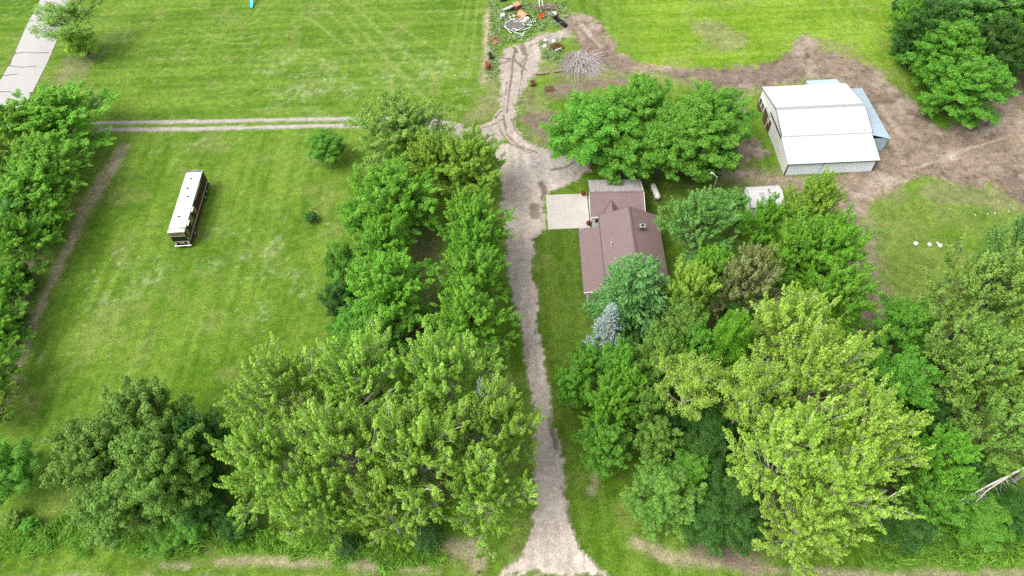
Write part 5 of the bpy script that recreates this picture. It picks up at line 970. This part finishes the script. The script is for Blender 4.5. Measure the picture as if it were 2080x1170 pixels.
appliance(4.99, 119.33, .4, 'white appliance tipped beside the torn trampoline')
appliance(0.38, 120.84, .1, 'white appliance alone in the weeds left of the scrap heap')
rn = random.Random(8)
for k, (px_, py_) in enumerate([(1.56, 115.98), (3.12, 115.23), (4.48, 116.42), (4.05, 119.73), (1.12, 116.98), (5.37, 117.49), (2.78, 116.21), (4.22, 114.83)]):
    o = MB().obox((0, 0, 0), rn.uniform(1.0, 2.2), .12, .07, 0, 0, rn.uniform(-.12, .12)).build('board', M['white'])
    o.location = (px_, py_, .22+.04*k); o.rotation_euler = (0, 0, rn.uniform(-1.2, 1.2)); tag(o, 'white board on the near edge of the scrap heap, '+('leftmost but one', 'near its lowest point', 'right of the torn trampoline', 'between trampoline and rusty tank', 'leftmost of all', 'farthest right', 'in front of the trampoline', 'lying lowest on the grass')[k], 'board', 'white boards strewn on the scrap heap')
for k, (px_, py_) in enumerate([(8.17, 112.65), (7.96, 110.80), (9.70, 112.23)]):
    lab = ('white crumpled bag farthest from the brush pile, on bare gravel edge', 'white crumpled bag nearest the green weeds beside the brush pile', 'pale crumpled bag touching the brush pile')[k]
    r_ = np.random.default_rng(k+3); b = MB(); b.lathe([(0, 0), (.3, 0), (.42, .15), (.36, .38), (.15, .5), (.05, .62), (0, .62)], n=10)
    b.v = [tuple(np.array(p)+r_.normal(0, .035, 3)) for p in b.v]; o = b.build('bag', M['lilac']); o.location = (px_, py_, 0.02); tag(o, lab, 'bag')
o = MB().obox((0, 0, .0), 1.5, .14, .1).build('board', M['white']); o.location = (10.28, 108.96, .75); o.rotation_euler = (0, .1, .6); tag(o, 'single white plank sticking out of the brush pile', 'board')
o = MB().tube((-.9, 0, 0), (.9, 0, 0), .05, n=8).build('pipe', M['white']); o.location = (3.84, 114.69, .08); o.rotation_euler = (0, 0, .2); tag(o, 'white pipe on the grass below the scrap heap', 'pipe')
# loose scrap bits that cannot be told apart
sh_ = tag(empty('scrap_heap', 3.09, 119.31), 'tangle of small white, grey and brown scrap under the torn trampoline', 'scrap heap')
for nm, mt, sd0, cnt in (('white_scrap', 'white', 5, 46), ('grey_scrap', 'galv', 6, 46), ('brown_scrap', 'rust', 7, 40), ('tan_scrap', 'tan', 9, 26)):
    rn = random.Random(sd0); b = MB()
    for k in range(cnt):
        a, q = rn.uniform(0, 6.283), math.sqrt(rn.random()); b.obox((2.4*q*math.cos(a), 2.6*q*math.sin(a), .12+.5*(1-q)*rn.random()), rn.uniform(.15, .7), rn.uniform(.06, .35), .04, rn.uniform(0, 3), rn.uniform(-.5, .5), rn.uniform(-.5, .5))
    tag(b.build(nm, M[mt], sh_), kind='stuff')
# brush pile and wood heap
def heap(name, x, y, rx, ry, hh, n, L, rad, seed, mat, part, lab, cat, bias=(0, -1), mess=.8):
    r = np.random.default_rng(seed); o = tag(empty(name, x, y), lab, cat); T = Tubes()
    for i in range(n):
        a = r.uniform(0, 2*math.pi); q = math.sqrt(r.uniform(0, 1)); px_, py_ = rx*q*math.cos(a), ry*q*math.sin(a)
        pz = hh*(1-q**1.6)*r.uniform(.2, 1); d = unit(np.array([px_/rx*.6+bias[0]*.45+r.normal(0, mess), py_/ry*.6+bias[1]*.45+r.normal(0, mess), r.normal(-.1, .3)]))
        l = L*r.uniform(.4, 1.2); p = np.array([px_, py_, pz+.08]); e = p+d*l; e[2] = max(e[2], .03); m_ = (p+e)/2+r.normal(0, .08, 3); m_[2] = max(m_[2], .04)
        R_ = rad*r.uniform(.5, 1.6); T.add(p, m_, R_, R_*.7, 3); T.add(m_, e, R_*.7, R_*.25, 3)
    me = T.mesh(part); me.materials.append(M[mat]); tag(link(bpy.data.objects.new(part, me), o), kind='stuff'); return o
bp = heap('brush_pile', 14.09, 105.59, 2.9, 2.8, 2.5, 900, 2.9, .03, 11, 'twig', 'twigs', 'large heap of grey cut brush and twigs', 'brush pile', (.1, -1.9), .33)
for k in range(9):
    a = k*.7; r_ = random.Random(k); MB().tube((math.cos(a)*1.2, math.sin(a)*1.2, 1.3+r_.uniform(-.3, .4)), (math.cos(a)*3.0, math.sin(a)*3.1, r_.uniform(.4, 1.4)), .06, .02, n=6).build('branch', M['wood'], bp)
T = Tubes(); rb = np.random.default_rng(77)
for k in range(560):
    a = rb.uniform(0, 6.283); q = math.sqrt(rb.uniform(0, 1)); p = np.array([2.4*q*math.cos(a)+.2, 2.3*q*math.sin(a)+.5, 1.9*(1-q**1.5)*rb.uniform(.5, 1.05)+.15]); e = p+unit(rb.normal(0, 1, 3)*np.array([1, 1, .35]))*rb.uniform(.5, 1.8); e[2] = max(.05, e[2]); T.add(p, e, .036, .014, 3)
me = T.mesh('brown_twigs'); me.materials.append(plain('brown_twigs', (0.33, .25, .20), .9, var=.3)); tag(link(bpy.data.objects.new('brown_twigs', me), bp), kind='stuff')
wp = heap('wood_heap', 8.85, 123.45, 1.7, 1.3, 1.1, 110, 1.7, .085, 12, 'wood', 'sticks', 'heap of weathered poles and firewood at the top edge', 'wood heap', (0, 0))
for k, (px_, py_) in enumerate([(7.64, 124.24), (8.24, 124.54)]):
    o = MB().tube((0, -.9, .5), (0.1, 2.2, 1.5), .07, n=8).build('white_pole', M['white']); o.location = (px_, py_, 0); tag(o, ('left', 'right')[k]+' one of two white poles leaning on the wood heap', 'pole', 'white poles on the wood heap')
heap('bone_pile', -1.38, 113.64, 1.0, 1.3, .4, 90, .8, .07, 14, 'tan', 'offcuts', 'small pile of pale offcuts in the weeds left of the dirt drive', 'offcut pile', (0, 0))
heap('charred_pile', 10.02, 110.35, 1.0, .9, .8, 120, .9, .05, 15, 'rust', 'sticks', 'rust brown scrap pile between white bags and the brush pile', 'scrap pile', (0, 0))
t = tag(empty('dark_hutch', 0.63, 127.06, 0, .2), 'dark wooden hutch cut by the top edge', 'hutch'); MB().box(-.6, .6, -.5, .5, 0, .8).build('case', M['trim'], t); MB().obox((0, 0, .85), 1.4, 1.2, .06, 0, .12).build('lid', M['brown'], t)

# playground slide at the top edge
t = tag(empty('slide', -49.80, 128.03, 0, R(-1)), 'turquoise plastic slide on the far lawn, cut by the top edge', 'slide')
b = MB(); L = [(0, .12), (.5, .14), (1.2, .5), (2.6, 1.45), (3.0, 1.5)]
for (y0, z0), (y1, z1) in zip(L[:-1], L[1:]): b.poly([(-.28, y0, z0), (.28, y0, z0), (.28, y1, z1), (-.28, y1, z1)], (0, 0, -.04))
b.build('chute', M['blue'], t); b = MB()
for sg in (-1, 1):
    for (y0, z0), (y1, z1) in zip(L[:-1], L[1:]): b.poly([(sg*.30, y0, z0-.04), (sg*.30, y1, z1-.04), (sg*.34, y1, z1+.16), (sg*.34, y0, z0+.16)], (sg*.03, 0, 0))
b.build('side_rail', M['blue'], t)
for sg in (-1, 1): MB().tube((sg*.3, 3.0, 0), (sg*.3, 3.0, 2.2), .05, n=8).build('post', M['trim'], t)

# septic lids, vent caps, roadside post
for lab, (x, y), r_ in zip(('white round septic lid farthest left on the right lawn', 'middle white septic lid of three on the right lawn', 'right hand septic lid of three, with a small cap beside it'), [(57.15, 60.51), (58.98, 60.23), (60.34, 59.97)], (.29, .27, .29)):
    o = tag(empty('septic_lid', x, y), lab, 'septic lid', 'septic lids on the right lawn')
    MB().lathe([(0, .2), (r_*.9, .19), (r_, .15), (r_, 0)], n=20).build('cover', M['white'], o, True); MB().obox((0, 0, .21), .2, .05, .04, .4).build('handle', M['grey'], o)
o = tag(empty('riser_cap', 60.07, 60.35), 'small white cap touching the right hand septic lid', 'riser cap'); MB().lathe([(0, .3), (.12, .28), (.16, .2), (.12, .18), (.1, 0)], n=12).build('cap', M['white'], o, True)
for lab, (x, y) in zip(('short white vent pipe, leftmost of four on the right lawn', 'short white vent pipe, second of four, with dark soil beside it', 'short white vent pipe, third of four on the right lawn', 'short white vent pipe nearest the right edge'), [(67.58, 65.27), (69.41, 65.36), (70.54, 65.49), (72.56, 65.67)]):
    o = tag(empty('vent_pipe', x, y), lab, 'vent pipe', 'vent pipes on the right lawn')
    MB().tube((0, 0, 0), (0, 0, .2), .05, n=10).build('pipe', M['white'], o); MB().lathe([(0, .26), (.07, .25), (.09, .2), (.05, .19)], n=12).build('cap', M['white'], o, True)
o = tag(empty('marker_post', -4.70, 18.77), 'dark square post on the verge left of the drive\'s mouth', 'post'); MB().box(-.07, .07, -.07, .07, 0, .95).build('post', M['trim'], o); MB().box(-.09, .09, -.09, .09, .951, 1.0).build('cap', M['brown'], o)

# dead tree leaning in from the right edge
t = tag(empty('dead_tree', 54.72, 26.22), 'bare silvery dead tree leaning in from the right edge', 'tree')
T = Tubes(); rr = np.random.default_rng(3); dead = plain('silver_deadwood', (0.50, 0.46, 0.42), .85, var=.2, scale=3, bump=.4)
top = [np.array([0, 0, -.1]), np.array([-.3, -.1, 5.5]), np.array([-1.50, -0.60, 8.5]), np.array([-4.02, -1.56, 8.2]), np.array([-8.06, -3.03, 7.6]), np.array([-11.81, -4.50, 7.0])]
T.curve(top, .26, .05, 7); T.curve([top[4]*.35+top[3]*.65, top[4]+np.array([-.3, -.45, -.3]), top[4]*.6+top[5]*.4+np.array([0, -.75, -.6])], .10, .03, 6); me = T.mesh('trunk'); me.materials.append(dead); link(bpy.data.objects.new('trunk', me), t)
T = Tubes()
for k in range(60):
    i = rr.integers(2, 5); u = rr.uniform(0, 1); p = top[i]*(1-u)+top[i+1]*u; d = unit(np.array([.3, -.8, -.1])+rr.normal(0, .6, 3)); e = p+d*rr.uniform(.4, 1.5); e[2] = max(.3, e[2]); T.add(p, e, .018, .006, 3)
me = T.mesh('twigs'); me.materials.append(dead); tag(link(bpy.data.objects.new('twigs', me), t), kind='stuff')

# ---------------------------------------------------------------- tall grass and weeds
GR = {'verge': leafmat('tall_grass', (0.11, 0.30, 0.02), (0.30, 0.52, 0.07), .3, .6), 'weed': leafmat('pale_weeds', (0.18, 0.32, 0.09), (0.44, 0.57, 0.29), .25, .7)}
def blades(name, polys, dens, hgt, wid, mat, lab, seed, lean=.5):
    r = np.random.default_rng(seed); XS = []
    for poly in polys:
        xs = [p[0] for p in poly]; ys = [p[1] for p in poly]; A_ = (max(xs)-min(xs))*(max(ys)-min(ys)); n = int(A_*dens)
        x = r.uniform(min(xs), max(xs), n); y = r.uniform(min(ys), max(ys), n); s_ = sdpoly(x, y, poly); cl = fbm(x, y, 1.3, seed, 3)
        k = (s_ + (cl-.5)*2.5 > 0) & (cl + r.uniform(-.25, .25, n) > .42); XS.append(np.stack([x[k], y[k], cl[k]], -1))
    X = np.concatenate(XS); n = len(X); h_ = hgt*(.35+1.1*X[:, 2])*r.uniform(.6, 1.2, n)
    w1 = fbm(X[:, 0], X[:, 1], 2.5, seed+5, 2)*12; ax = unit(np.stack([np.cos(w1)*lean, np.sin(w1)*lean, np.ones(n)], -1)+r.normal(0, .35, (n, 3)))
    P = np.stack([X[:, 0], X[:, 1], np.zeros(n)], -1)+ax*(h_*.48)[:, None]; nr = unit(np.cross(ax, r.normal(0, 1, (n, 3)))); nr[:, 2] = np.abs(nr[:, 2])
    me = leaf_mesh(name, P, nr, ax, h_, wid, np.clip(.5*X[:, 2]+.5*r.uniform(0, 1, n), 0, 1)); me.materials.append(mat)
    return tag(link(bpy.data.objects.new(name, me)), lab, 'grass' if 'grass' in name else 'weeds', kind='stuff')
blades('tall_grass', [[(-59.08, 26.36), (-48.84, 25.29), (-28.99, 23.77), (-8.55, 22.41), (-9.51, 19.41), (-24.32, 21.36), (-43.03, 22.27), (-57.38, 22.34)], [(36.65, 21.07), (44.30, 21.79), (54.52, 22.16), (52.22, 17.43), (35.55, 17.85)]], 120, 1.15, .09, GR['verge'], 'tall tangled grass along the bottom verge', 21, 1.2)
blades('weeds', [[(-2.02, 126.55), (13.06, 125.40), (12.58, 119.44), (9.50, 116.05), (3.79, 113.59), (-0.86, 111.58), (-2.43, 110.92)], [(-2.70, 110.94), (-0.70, 110.80), (-1.24, 102.01), (-3.25, 101.45)], [(6.97, 112.58), (10.17, 112.35), (10.70, 107.28), (7.54, 106.90)]], 34, .6, .30, GR['weed'], 'pale weeds growing among the scrap and along the fence line', 22, 1.6)
